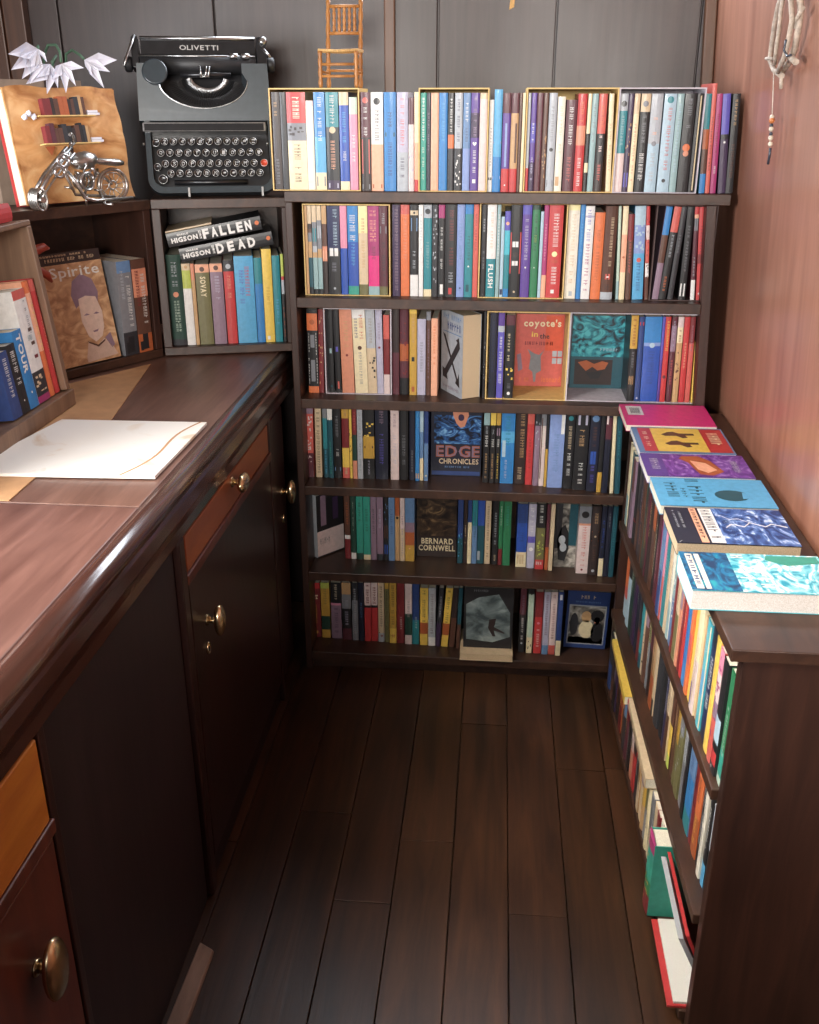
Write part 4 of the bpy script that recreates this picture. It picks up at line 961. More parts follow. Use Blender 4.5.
R3 = dict(G=(295, 300, 5.648), H=(430, 300, 5.648), I=(565, 300, 5.46))
b3 = book_row(2, R3, lambda x: .052, '''
@G
70 128|black paperback with orange patches and white border|blk@.05 org@.25 blk@.92 org|o,dor,.15,.03;r,gry,.3,.45,.3,.7;t,whi,.28,.55,,.1,.2;t,whi,.28,.55,,.8,.9;r,gry,.6,.86,.3,.7;t,whi,.58,.9,,.06,.16;t,whi,.58,.9,,.84,.94|tb=92,108
132 160|dark red paperback with brown bits|drd|s,tan,.05,.95,14|tb=142,152
[166 44|box_grey|grey card box round the cream books
184 214|first black paperback with pale rune|blk|r,grt,.46,.52,.3,.7;o,dte,.92,.012|tb=194,210
217 250|second black paperback, orange foot mark|blk|r,vio,.44,.5,.3,.7;r,crl,.86,.95,.4,.7|tb=226,248
253 322|salmon-tan paperback|sal|t,tan,.1,.45;o,drd,.54,.015|tb=282,304
325 400|fat cream paperback with red and blue title|whi@.1 crm|t,red,.06,.36,,.5,.85;t,nvb,.1,.34,,.12,.42;o,brn,.45,.025;t,gry,.5,.9,,.35,.65|tb=354,378
403 455|pale grey-olive paperback|lgr@.45 bei|t,gry,.1,.4;s,blk,.55,.98,8|tb=420,440
458 496|lilac-grey paperback|lav|o,drd,.44,.014;t,mau,.15,.35|tb=470,484
499 534|short red paperback|crl@.3 drd@.75 pwh||top=85 tb=514,520
]545
549 588|very dark maroon paperback|dbr@.5 mar|
591 640|dark red flame-coloured hardback|mar@.4 dor@.6 mar@.8 blk|s,drd,.1,.9,14|hard
646 687|yellow paperback|yel@.05 dye|r,blk,.55,.6,.3,.7;t,tan,.1,.4;r,dor,.9,.96,.3,.7
690 737|short lavender-grey paperback|lav|t,gry,.3,.7|top=108
741 765|dull grey-brown paperback|gry@.1 brn|t,mau,.2,.8|top=66
768 804|short orange-peach paperback|pch|t,org,.1,.6|top=104
@H
''', dict(G=52, H=60, I=90), 'books in the third row')
# the part of the third row right of the angled book
b3b = book_row(2, R3, lambda x: .040, '''
@H
300 314|thin black paperback behind the angled white book|blk|s,gry,.1,.9,8
[318 62|box|plywood box with an orange face-out book
334 376|dark navy paperback|dnv|t,nav,.1,.7
380 416|purple paperback with white capitals|pur@.15 lgr@.22 vio|t,whi,.24,.42;t,whi,.45,.84,,.2,.8|top=70
424 476|black paperback with yellow emblems and white disc|mar@.12 blk|t,crm,.22,.55,,.2,.5;s,yel,.62,.78,6;t,gry,.82,.88;o,whi,.94,.02|top=85
]780
@I
[14 66|box_grey|silver-grey card box with a dark face-out book
338 378|black paperback with yellow head and numeral two|dye@.38 blk|t,dor,.04,.35;t,gry,.42,.62;h,tan,.70,.80|tb=386,356 top=85
381 410|navy paperback with red dot|nvb|r,red,.06,.1,.1,.9;o,lav,.96,.012|tb=424,392
413 505|wide ultramarine paperback|blu@.3 per@.34 rbl|o,pbl,.33,.03;t,nvb,.4,.8|tb=488,455
508 524|thin purple-blue paperback|vio@.5 pur||tb=540,504
527 560|red paperback with yellow lettering|red|t,yel,.05,.4,,.25,.85;t,crl,.45,.55;o,mar,.7,.02|tb=566,530
563 592|plum-red paperback|mar@.1 mau@.4 mar|t,lav,.05,.35;t,crl,.5,.8|tb=604,566
595 626|cream-brown paperback|pwh@.12 crm@.3 tan|t,drd,.15,.3;s,brn,.4,.8,10|tb=638,600
629 660|scarlet paperback|red|t,pch,.3,.6|tb=672,636
663 690|brick-red paperback|drd@.3 crl|t,mau,.1,.4|tb=704,668
693 722|red-headed yellow paperback|red@.3 grt@.38 yel|t,whi,.05,.25|tb=738,704
]757
''', dict(G=52, H=60, I=92), 'books in the third row')

R4 = dict(J=(290, 395, 5.85), K=(420, 395, 6.825), L=(520, 395, 6.825))
sb4 = lambda x: .058 if x < 520 else .058-.046*(x-520)/100
b4 = book_row(3, R4, sb4, '''
@J
52 84|pinkish-white paperback, leftmost|mau@.25 pwh@.78 dgr|o,pwh,.9,.012|tb=60,76
87 138|red speckled paperback|mau@.12 crl@.66 mar|s,pwh,.15,.8,30|tb=106,116
148 184|cream paperback with dark capitals|bei|t,dbr,.1,.95,,.2,.8|tb=160,172
194 219|teal-blue paperback with grey head|gry@.18 tea@.6 dte|t,sky,.62,.95
221 250|dark teal paperback with white head|whi@.2 dte|t,tgr,.5,.95
254 298|black paperback with grey lettering|blk|t,gry,.15,.45;t,whi,.6,.7;r,sbl,.85,.9
304 345|yellow and red banded paperback|dye@.18 drd@.58 yel@.85 crl|t,tan,.03,.16;t,crm,.86,.95
347 362|thin yellow paperback|yel|s,blk,.3,.9,10
365 390|red and dark green paperback|drd@.4 dgn@.75 sal|t,crl,.1,.35
393 424|grey-white paperback|lgr|t,gry,.1,.9
427 492|black paperback with yellow wedge and taxi-yellow block|blk@.42 dye@.72 blk|s,yel,.22,.44,8;r,brn,.55,.58;t,lav,.75,.95,,.4,.6
498 572|dark navy paperback with mauve lettering|dnv|t,mau,.08,.3,,.3,.7;t,vio,.35,.8,,.3,.7
588 636|wide pinkish-white paperback|pwh|t,mau,.08,.3;t,lav,.4,.8
640 690|black hardback with grey title|blk|t,gry,.4,.8|hard
698 730|blue-black paperback|dnv|t,gry,.6,.9
733 757|vivid blue paperback|blu|t,sky,.1,.3;r,tan,.9,.97
759 780|light blue paperback with cream foot|pbl@.35 sbl@.7 crm|
784 808|navy paperback beside a face-out book|nvb@.5 sbl|o,crm,.93,.012
@K
432 473|black paperback with yellow-green head|grt@.22 blk|t,lgr,.24,.34;t,whi,.36,.52,,.2,.8;t,tan,.6,.95
478 514|middle black and yellow matching paperback|yel@.22 blk|t,lgr,.28,.34;t,whi,.38,.52,,.2,.8;t,tan,.6,.95
518 547|rightmost black and yellow matching paperback|dye@.22 blk|r,mau,.26,.36;t,whi,.38,.52,,.2,.8;t,yel,.6,.95
552 644|wide vivid blue paperback|blu@.3 sky@.45 blu|t,tea,.1,.5;r,pbl,.42,.64,.1,.35;t,lav,.68,.95,,.3,.5
649 724|black-brown paperback with gold capitals|dbr|t,tan,.06,.66,,.4,.85;t,bei,.78,.95
727 774|scarlet paperback|crl@.2 red|t,drd,.4,.8
@L
96 134|mauve-grey paperback|dgr@.2 mau|s,lgr,.1,.5,6
138 172|pale striped paperback|gry@.2 pwh|r,brn,.1,.9,.1,.3;t,pgr,.2,.5
174 192|thin yellow-footed dark paperback|blk@.5 dye|
196 300|wide powder-blue paperback|per|r,whi,.02,.3,.75,.98;t,sbl,.3,.8
305 368|black paperback with white capitals and teal head|blk|o,tea,.1,.03;t,bei,.2,.5;t,whi,.54,.84,,.3,.75
372 464|black paperback with square emblem and white capitals|blk|r,lav,.03,.18,.15,.85;o,blk,.1,.025;t,tan,.24,.45;t,whi,.62,.93,,.35,.75
470 538|navy paperback with blue block|dnv|o,sbl,.1,.04;t,brn,.2,.45;r,rbl,.5,.66,.2,.75;t,vio,.68,.9
541 572|thin black paperback with yellow foot|blk@.75 dye|
576 618|midnight-blue paperback with maroon block|dnv@.08 mar@.34 dnv|r,pwh,.02,.16,.05,.35
622 650|leaning cream paperback|crm||tb=652,624
654 690|dark sea-blue paperback|dte|t,tea,.2,.6|tb=688,664
''', dict(J=58, K=92, L=105), 'books in the fourth row')

R5 = dict(M=(295, 485, 6.067), Nn=(410, 485, 6.825), O=(510, 485, 6.3))
sb5 = lambda x: .080 if x < 500 else .080-.045*(x-500)/110
b5 = book_row(4, R5, sb5, '''
@M
300 334|brown-red paperback with white band|brn@.62 whi@.68 drd|t,dor,.1,.5
338 368|green-black paperback with white dots|dgn@.9 whi|t,pgr,.1,.6,,.4,.6
372 412|green-teal paperback|tgr@.9 dgn|t,dgn,.1,.4
414 456|second green-teal paperback with cream foot|tgr@.92 crm|t,dgn,.2,.6
459 493|mauve-grey paperback|mau|t,dgr,.2,.6
496 534|mauve paperback|mau@.9 dgr|t,lav,.2,.5
539 564|black paperback with blue flecks|blk|s,sbl,.1,.4,6;r,brn,.45,.65;r,rbl,.75,.9
567 604|grey-blue paperback|sbl|t,nvb,.2,.6
607 634|tan-orange paperback|dor@.3 tan|o,blk,.33,.02
637 664|pinkish-cream paperback|pwh@.5 bei|t,mau,.3,.9
667 724|paperback fading from blue to orange|sbl@.4 mau@.55 dor@.75 dye|o,pch,.8,.012
@Nn
325 362|dark blue paperback|nvb@.6 dte|s,sky,.5,.9,8
366 390|thin dark brown paperback|dbr|t,bei,.4,.7
393 420|blue and cream paperback|nvb@.35 crm|t,tan,.6,.9
423 458|blue-green paperback|tea@.4 sbl|t,dte,.2,.6
461 508|deep blue paperback with grey foot patch|rbl@.4 dte|r,lgr,.8,.94,.05,.4
512 550|cream paperback with dark lettering|bei|t,brn,.1,.9
562 602|black paperback with grey capitals|blk|t,lgr,.2,.7;t,bei,.85,.95
605 633|thin green paperback with red foot|grn@.75 drd|t,pgr,.1,.4
636 688|green paperback|grn|t,tgr,.1,.4
@O
42 108|royal-blue paperback with cream foot band|nvb@.3 rbl@.76 crm|t,nvb,.1,.6;h,tan,.8,.95
112 160|lavender and white paperback|lav@.5 vio@.6 lav|t,whi,.02,.45,,.15,.75;o,whi,.7,.03
165 220|yellow-green paperback with red foot|blk@.36 olv@.85 red|s,lim,.4,.8,16;t,whi,.02,.3;h,whi,.88,.93
226 248|thin maroon paperback|mar@.65 dor|
251 277|thin cream paperback before the face-out book|bei|
@O
''', dict(M=68, Nn=100, O=120), 'books in the fifth row')
b5b = book_row(4, R5, sb5, '''
@O
428 503|cream-pink paperback with dull red capitals|gry@.25 sal@.28 pwh|o,blk,.12,.05;t,crl,.3,.9,,.3,.75;o,drd,.94,.016
508 565|black and gold hardback|dbr|t,tan,.1,.3;r,dor,.36,.5;r,blk,.37,.49;o,bei,.43,.014;t,brn,.55,.8;o,lgr,.93,.02|hard
569 600|navy paperback with cream foot|dnv@.74 crm|t,rbl,.2,.6
604 634|blue-black paperback|dnv|t,gry,.1,.3
637 668|dark teal paperback|dte|t,tea,.3,.7
''', dict(M=68, Nn=100, O=135), 'books in the fifth row')

R6 = dict(P=(300, 570, 6.3), Q=(410, 570, 6.3), R=(510, 570, 6.3))
sb6 = lambda x: .070-.045*(x-310)/300
b6 = book_row(5, R6, sb6, '''
@P
66 130|leftmost red paperback with gold lettering|red@.1 drd|s,crm,.22,.3,6;t,dye,.4,.8,,.3,.7;r,dye,.88,.93,.4,.7
134 188|olive-yellow paperback|lim@.1 dye@.6 dgn@.85 dye|t,olv,.1,.4
196 260|pink-mauve paperback with black and cream head|blk@.36 pnk@.4 mau|t,crm,.03,.35,,.35,.65;t,dpu,.45,.9
265 322|tan-headed dark paperback|tan@.2 gry@.45 blk@.8 mar|t,lgr,.3,.42;t,lav,.5,.75
328 365|grey paperback with pale lettering|dgr@.3 gry|t,lgr,.1,.9
369 402|dark blue paperback|dnv|t,sbl,.3,.6
406 446|first of two matching red paperbacks with lettered heads|pwh@.38 blk@.42 red|t,blk,.03,.36,,.2,.8
449 489|second of two matching red paperbacks with lettered heads|pwh@.38 blk@.42 red|t,brn,.03,.36,,.2,.8
492 530|cream paperback with dark capitals|bei@.85 lgr|t,blk,.06,.75,,.25,.75;s,drd,.8,.95,4
534 560|dark gold paperback|dye@.1 olv|t,dbr,.1,.8
563 606|bright yellow paperback with black capitals|dye@.75 yel|t,blk,.04,.7,,.25,.75;h,dor,.85,.9
610 657|dark red paperback|drd|t,whi,.56,.78,,.4,.7
661 704|pinkish-white paperback greying below|pwh@.5 dgn@.85 pwh|t,gry,.3,.6
707 750|blue paperback with teal foot|nvb@.6 tea|t,whi,.55,.75,,.4,.7
@Q
62 112|first golden-yellow paperback|yel@.6 dor@.8 yel|t,dbr,.04,.6,,.25,.75
115 160|grey-white paperback between the yellow ones|lgr@.85 whi|t,brn,.1,.8,,.25,.75
162 198|dark grey paperback with purple foot|dgr@.6 dpu|t,lgr,.1,.5|tb=196,170
202 245|second golden-yellow paperback, leaning|yel@.6 dor@.8 yel|t,dbr,.04,.6,,.25,.75|tb=250,214
248 288|dark brown leaning paperback|dbr@.5 brn||tb=288,258
290 318|leaning dark teal paperback beside the face-out book|dte@.6 brn||tb=320,298
''', dict(P=82, Q=115, R=140), 'books in the bottom row')
b6b = book_row(5, R6, sb6, '''
@Q
690 728|plum and black paperback with white lettering|mar@.4 blk|t,mau,.1,.4;t,whi,.45,.8;o,lgr,.85,.015
740 776|pale green paperback|blk@.08 pgr@.75 crm|o,blk,.08,.012;s,blk,.8,.95,5
@R
155 204|right-hand red paperback|drd@.4 red|t,mar,.1,.4;o,pnk,.5,.02;t,whi,.6,.9
208 248|grey-lavender paperback|lav@.85 sbl|t,mar,.04,.7,,.25,.75
251 292|cream-pink paperback with red foot|pwh@.85 crl|t,drd,.04,.75,,.25,.75
296 328|dark blue paperback with cream foot|nvb@.76 crm|r,whi,.04,.12,.3,.8
''', dict(P=82, Q=120, R=140), 'books in the bottom row')
# ================================================================== face-out and angled books
def face_out(cr, xl, xr, top, bot, zb, t, label, bands, art, mats=(), lean=0, hard=False, group=None, roll=0, page='ivy', Y=None, raise_=0):
    ox, oy, s = cr; X = lambda v: ox+v/s; Yp = lambda v: oy+v/s
    Y = Y or on_z(X((xl+xr)/2), Yp(bot), zb).y; ym = Yp((top+bot)/2)
    a, b = on_y(X(xl), ym, Y).x, on_y(X(xr), ym, Y).x; h = on_y(X((xl+xr)/2), Yp(top), Y).z-zb; h = min(h, .198)
    l = math.radians(lean)
    mw = Matrix.Translation((a, Y, zb+.0004+raise_+t*math.sin(l))) @ Matrix.Rotation(math.radians(roll), 4, 'Y') @ Matrix.Rotation(-l, 4, 'X') @ Matrix.Rotation(-PI/2, 4, 'Z') @ Matrix.Translation((-t/2, 0, 0))
    return put_book('hardback_book' if hard else 'paperback_book', t, b-a, h, bands, '', mw, label, group, hard, page, art, extra=mats)
def art_orange(mb, t, d, h):
    P = front_P(t, d, h); P2 = lambda u, v: P(u, v, .0007); c = RGB
    rect(mb, P, 0, 1, 0, 1, RGB['crl']); rect(mb, P2, .62, .98, .50, .98, hexc('d4573a'))
    P5 = lambda u, v: P(u, v, .0011); letters(mb, "coyote's", P5, .16, .93, .80, .93, RGB['crm'], 0, 0, .03); letters(mb, 'in', P5, .33, .46, .69, .76, RGB['yel']); letters(mb, 'the', P5, .50, .70, .665, .735, RGB['dbr'])
    scribble(mb, P2, .2, .8, .575, .625, RGB['drd'], 8, rot=0)
    mb.face([P2(u, v) for u, v in ((.26, .52), (.40, .46), (.50, .44), (.60, .50), (.62, .52), (.54, .42), (.56, .22), (.46, .18), (.45, .06), (.41, .06), (.38, .2), (.30, .24), (.33, .42))], RGB['gry'])
    rect(mb, P2, .78, .98, .32, .50, RGB['lgr']); P3 = lambda u, v: P(u, v, .001); rect(mb, P3, .87, .89, .32, .50, RGB['crl']); rect(mb, P3, .78, .98, .40, .42, RGB['crl'])
    mb.face([P2(u, v) for u, v in ((.04, .44), (.12, .46), (.17, .24), (.08, .2))], RGB['mau'])
    scribble(mb, P2, .06, .32, .06, .12, RGB['org'], 5, rot=0); letters(mb, 'leonard', P5, .58, .97, .06, .14, RGB['org'], 0, 0, .02)
face_out(R3['H'], 481, 752, 80, 487, SZ[2]+.0022, .018, 'orange-red face-out paperback with a grey figure, inside the plywood box', 'crl', art_orange)
def art_teal(mb, t, d, h):
    P = front_P(t, d, h); P2 = lambda u, v: P(u, v, .0007)
    rect(mb, P, 0, 1, .44, 1, (1, 1, 1), 1); rect(mb, P, 0, 1, 0, .44, RGB['dte']); rect(mb, P2, .08, .80, .05, .40, RGB['dbr'])
    mb.face([P(u, v, .001) for u, v in ((.14, .36), (.3, .39), (.45, .34), (.6, .38), (.72, .36), (.66, .27), (.52, .25), (.42, .30), (.30, .24))], RGB['dor'])
    mb.face([P(u, v, .0013) for u, v in ((.30, .22), (.62, .24), (.56, .14), (.40, .13))], RGB['blk']); scribble(mb, P2, .55, .9, .52, .56, RGB['pbl'], 6, rot=0)
face_out(R3['I'], 34, 322, 86, 482, SZ[2]+.0022, .022, 'teal and black face-out paperback inside the silver-grey box', 'dte', art_teal, [M['sw_teal']])
def art_edge(mb, t, d, h):
    P = front_P(t, d, h); P2 = lambda u, v: P(u, v, .0007); P3 = lambda u, v: P(u, v, .001)
    rect(mb, P, 0, 1, 0, 1, RGB['dnv']); rect(mb, P2, .06, .98, .48, .90, (1, 1, 1), 1)
    mb.face([P3(u, v) for u, v in ((.42, .98), (.72, .98), (.74, .90), (.66, .74), (.58, .72), (.50, .78), (.44, .88))], RGB['sal']); disc(mb, lambda u, v: P(u, v, .0013), .59, .87, .06, .05, RGB['dpu'])
    letters(mb, 'EDGE', P3, .10, .97, .28, .46, RGB['dor'], 0, 0, .04); letters(mb, 'EDGE', lambda u, v: P(u, v, .0013), .11, .96, .29, .45, RGB['mau'], 0, 0, .0)
    letters(mb, 'CHRONICLES', P3, .16, .95, .18, .26, RGB['bei'], 0, 0, .02); scribble(mb, P3, .28, .78, .12, .15, RGB['sbl'], 12, rot=0)
    rect(mb, P2, .02, .98, .01, .07, RGB['nvb'])
face_out(R4['K'], 76, 420, 92, 552, SZ[3], .03, 'dark blue face-out paperback with orange title in the fourth row', 'dnv', art_edge, [M['sw_blue']])
def art_corn(mb, t, d, h):
    P = front_P(t, d, h); P2 = lambda u, v: P(u, v, .0007)
    rect(mb, P, 0, 1, 0, 1, (1, 1, 1), 1); rect(mb, P2, 0, 1, 0, .36, RGB['dbr'])
    letters(mb, 'BERNARD', lambda u, v: P(u, v, .0011), .12, .92, .22, .32, RGB['crm'], 0, 0, .03); letters(mb, 'CORNWELL', lambda u, v: P(u, v, .0011), .05, .97, .10, .20, RGB['crm'], 0, 0, .03)
face_out(R5['Nn'], 46, 318, 92, 488, SZ[4], .035, 'brown face-out paperback with large cream capitals in the fifth row', 'dbr', art_corn, [M['sw_dark']])
def art_fig(mb, t, d, h):
    P = front_P(t, d, h); P2 = lambda u, v: P(u, v, .0007)
    rect(mb, P, 0, 1, 0, 1, (1, 1, 1), 1); rect(mb, P2, 0, .3, .3, 1, RGB['dgr']); rect(mb, P2, .62, 1, .35, 1, RGB['dte'])
    mb.face([P2(u, v) for u, v in ((.1, .45), (.25, .62), (.45, .68), (.62, .55), (.66, .3), (.5, .1), (.2, .12))], RGB['blk'])
    for a, b in ((.33, .44), (.40, .32)): disc(mb, lambda u, v: P(u, v, .001), a, b, .16, .07, RGB['lgr'])
face_out(R5['O'], 284, 420, 120, 518, SZ[4], .018, 'grey photographic face-out paperback in the dim fifth row', 'gry', art_fig, [M['sw_grey']])
# dark face-out hardback standing on a flat one, bottom row
ox, oy, s = R6['Q']; yb = on_z(ox+480/s, oy+574/s, SZ[5]).y; xa, xb_ = on_y(ox+312/s, oy+560/s, yb).x, on_y(ox+646/s, oy+560/s, yb).x
t = .0185; dd = .118
mw = Matrix((Vector((0, 1, 0)), Vector((0, 0, 1)), Vector((1, 0, 0)))).transposed().to_4x4()
def flat_book(name, x0, x1, y0, y1, z, t, label, bands, group, spine, art=None, tilt=0, mats=(), hard=False, page='ivy', marks='', cover=None):
    """a book lying front cover up; spine = which way its spine looks (-y, +y, -x)"""
    z0 = z+.0004+t/2
    if spine == '-y': ax = ((0, 0, 1), (0, 1, 0), (-1, 0, 0)); o = (x1, y0, z0); d, h = y1-y0, x1-x0
    elif spine == '+y': ax = ((0, 0, 1), (0, -1, 0), (1, 0, 0)); o = (x0, y1, z0); d, h = y1-y0, x1-x0
    else: ax = ((0, 0, 1), (1, 0, 0), (0, 1, 0)); o = (x0, y0, z0); d, h = x1-x0, y1-y0
    m4 = Matrix([Vector(a) for a in ax]).transposed().to_4x4(); m4.translation = Vector(o)
    if tilt: pv_ = Vector((0, y0, z)); m4 = Matrix.Translation(pv_) @ Matrix.Rotation(tilt, 4, 'X') @ Matrix.Translation(-pv_) @ m4
    return put_book(name, t, d, h, bands, marks, m4, label, group, hard, page, art, extra=mats, front=cover)
flat_book('hardback_book', xa, xb_, yb, yb+.125, SZ[5], t, 'pale-paged book lying flat beneath a dark face-out cover, bottom row', 'bei', None, '+y', hard=False, page='bei')
def art_mist(mb, t, d, h):
    P = front_P(t, d, h); P2 = lambda u, v: P(u, v, .0007)
    rect(mb, P, 0, 1, 0, 1, RGB['blk']); mb.face([P2(u, v) for u, v in ((.04, .72), (.3, .84), (.7, .9), (.94, .6), (.95, .2), (.6, .1), (.06, .14))], (1, 1, 1), 1)
    mb.face([P(u, v, .001) for u, v in ((.52, .48), (.66, .50), (.64, .40), (.62, .36), (.84, .27), (.84, .25), (.62, .30), (.66, .20), (.60, .20), (.50, .34))], RGB['dbr'])
    scribble(mb, P2, .2, .5, .93, .97, RGB['gry'], 8, rot=0)
face_out(R6['Q'], 338, 648, 128, 515, SZ[5]+t+.0006, .014, 'dark misty face-out hardback standing on a flat book, bottom row', 'blk', art_mist, [M['sw_mist']], Y=yb+.030, lean=4, hard=False)
def art_pic(mb, t, d, h):
    P = front_P(t, d, h); P2 = lambda u, v: P(u, v, .0007); P3 = lambda u, v: P(u, v, .001); P4 = lambda u, v: P(u, v, .0013)
    rect(mb, P, 0, 1, 0, 1, RGB['nvb']); rect(mb, P2, .06, .94, .07, .76, RGB['lgr']); rect(mb, P3, .085, .915, .09, .74, (1, 1, 1), 1)
    rect(mb, P3, .085, .915, .09, .20, RGB['dbr'])
    for u, v, a, b, k in ((.48, .56, .12, .10, 'tan'), (.50, .34, .18, .16, 'crm'), (.74, .58, .16, .11, 'blk'), (.76, .30, .15, .18, 'blk'), (.74, .50, .07, .07, 'sal'), (.2, .42, .10, .2, 'dgr')): disc(mb, P4, u, v, a, b, RGB[k])
    scribble(mb, P2, .32, .68, .87, .93, RGB['bei'], 5, rot=0); scribble(mb, P2, .2, .8, .80, .83, RGB['sbl'], 14, rot=0)
face_out(R6['R'], 346, 612, 140, 497, SZ[5], .016, 'navy face-out book with a white-framed picture, bottom row', 'nvb', art_pic, [M['sw_grey']], roll=1.5, raise_=.0035)
# thick white book standing at an angle in the third row, fore-edge towards the aisle
def corner_book(Nc, Lc, t, h, near_is_spine, *a, **k):
    dv = Vector((Nc.x-Lc.x, Nc.y-Lc.y, 0)); d = dv.length
    if near_is_spine: ydir = -dv.normalized(); o = Nc
    else: ydir = dv.normalized(); o = Lc
    xdir = ydir.cross(Vector((0, 0, 1)))
    m4 = Matrix((xdir, ydir, Vector((0, 0, 1)))).transposed().to_4x4(); m4.translation = Vector((o.x, o.y, 0))-xdir*t/2+Vector((0, 0, Nc.z+.0004))
    return d, m4
R3H = R3['H']; pxl = lambda cr, x, y: (cr[0]+x/cr[2], cr[1]+y/cr[2])
Nc = on_z(*pxl(R3H, 178, 562), SZ[2]); Lc = on_z(*pxl(R3H, 62, 500), SZ[2]); Nc.y = max(Nc.y, 2.104)
h = on_y(*pxl(R3H, 180, 90), Nc.y).z-SZ[2]; d, m4 = corner_book(Nc, Lc, .046, h, False)
def art_x(mb, t, d, h):
    P = front_P(t, d, h); P2 = lambda u, v: P(u, v, .0007)
    rect(mb, P, 0, 1, 0, 1, RGB['lgr']); scribble(mb, P2, .1, .95, .90, .96, RGB['sbl'], 9, rot=0); scribble(mb, P2, .3, .95, .78, .87, RGB['nvb'], 6, rot=0); rect(mb, P2, .1, .95, .74, .75, RGB['sbl'])
    mb.face([P2(u, v) for u, v in ((.08, .72), (.20, .70), (.80, .22), (.86, .30), (.90, .12), (.70, .16), (.74, .20))], RGB['blk'])
    mb.face([P(u, v, .001) for u, v in ((.84, .72), (.90, .60), (.30, .22), (.34, .16), (.10, .18), (.08, .30), (.20, .28), (.78, .66), (.70, .68))], RGB['dgr']); scribble(mb, P2, .1, .9, .05, .09, RGB['mau'], 12, rot=0)
put_book('hardback_book', .046, d, h, 'lgr', '', m4, 'thick white book standing at an angle, black X on its cover', None, False, 'bei', art_x, )
# grey angled book at the left end of the fifth row
Nc = on_z(*pxl(R5['M'], 140, 445), SZ[4]); Lc = on_z(*pxl(R5['M'], 298, 385), SZ[4]); h = on_y(*pxl(R5['M'], 130, 70), Nc.y).z-SZ[4]
d, m4 = corner_book(Nc, Lc, .022, h, True)
def art_band(mb, t, d, h):
    P = front_P(t, d, h); P2 = lambda u, v: P(u, v, .0007)
    rect(mb, P, 0, 1, 0, 1, RGB['blk']); rect(mb, P2, 0, 1, .02, .42, RGB['pwh']); rect(mb, P2, .15, .35, .5, .98, RGB['mau']); rect(mb, P2, .6, .8, .55, .9, RGB['dpu']); scribble(mb, P(0, 0) and P2, .1, .5, .2, .3, RGB['gry'], 5, rot=0)
put_book('paperback_book', .022, d, h, 'lgr', '', m4, 'grey-spined book turned at an angle at the left of the fifth row', None, False, 'ivy', art_band)

# ================================================================== books lying on top of the low bookcase
def lying(cs, t, spine='+y'):
    p = []
    for c in cs:
        z = .69
        for _ in range(6): q = on_z(*c, z); z = rtop(q.y)+t
        p.append(q)
    return sum(q.x for q in (p[0], p[3]))/2, min(.487, sum(q.x for q in (p[1], p[2]))/2), (p[2].y+p[3].y)/2, (p[0].y+p[1].y)/2
GLY = 'paperbacks lying along the top of the low bookcase'
def art_mag(mb, t, d, h):
    P = front_P(t, d, h); P2 = lambda u, v: P(u, v, .0007); P3 = lambda u, v: P(u, v, .001); rect(mb, P2, .12, .55, .06, .24, RGB['whi'])
    for k in range(9): rect(mb, P3, .2, .48, .10+k*.0125, .10+k*.0125+.006, RGB['blk'])
def art_yel(mb, t, d, h):
    P = front_P(t, d, h); P2 = lambda u, v: P(u, v, .0007); P3 = lambda u, v: P(u, v, .001)
    rect(mb, P, 0, 1, 0, 1, RGB['sbl']); rect(mb, P2, .04, .96, .06, .98, RGB['red']); rect(mb, P3, .04, .96, .20, .74, RGB['yel'])
    P4 = lambda u, v: P(u, v, .0013)
    for k in range(2):
        o = .3+.36*k; mb.face([P4(o+a, b) for a, b in ((0, .3), (.06, .34), (.05, .46), (.14, .52), (.12, .58), (.03, .56), (.02, .66), (-.05, .66), (-.05, .5), (-.12, .44), (-.1, .38))], RGB['brn'])
    scribble(mb, P3, .2, .8, .80, .92, RGB['crm'], 6, rot=0); scribble(mb, P3, .2, .8, .10, .15, RGB['crm'], 9, rot=0)
def art_pur(mb, t, d, h):
    P = front_P(t, d, h); P2 = lambda u, v: P(u, v, .0007); P3 = lambda u, v: P(u, v, .001)
    rect(mb, P, 0, 1, 0, 1, (1, 1, 1), 1); rect(mb, P2, 0, 1, 0, .2, RGB['pur'])
    mb.face([P2(u, v) for u, v in ((.1, .40), (.22, .36), (.40, .44), (.62, .46), (.9, .50), (.94, .62), (.76, .74), (.55, .70), (.30, .66), (.08, .56))], RGB['dor'])
    mb.face([P3(u, v) for u, v in ((.3, .46), (.7, .50), (.84, .58), (.7, .68), (.4, .6))], RGB['pch']); scribble(mb, P3, .25, .75, .07, .15, RGB['lav'], 6, rot=0); scribble(mb, P3, .3, .8, .84, .9, RGB['lav'], 8, rot=0)
def art_blu(mb, t, d, h):
    P = front_P(t, d, h); P2 = lambda u, v: P(u, v, .0007); rect(mb, P, 0, 1, 0, 1, RGB['sky'])
    scribble(mb, P2, .2, .75, .10, .20, RGB['dte'], 5, rot=0); scribble(mb, P2, .4, .75, .23, .27, RGB['dte'], 4, rot=0); scribble(mb, P2, .06, .94, .30, .42, RGB['dte'], 7, rot=0)
    mb.face([P2(.6+.2*math.cos(a)*(1 if math.cos(a) > 0 else .9), .66+.15*math.sin(a)) for a in [2*PI*i/18 for i in range(18)]], RGB['dte']); 
    mb.face([P(u, v, .001) for u, v in ((.5, .76), (.72, .74), (.70, .80), (.54, .82))], RGB['sky'])
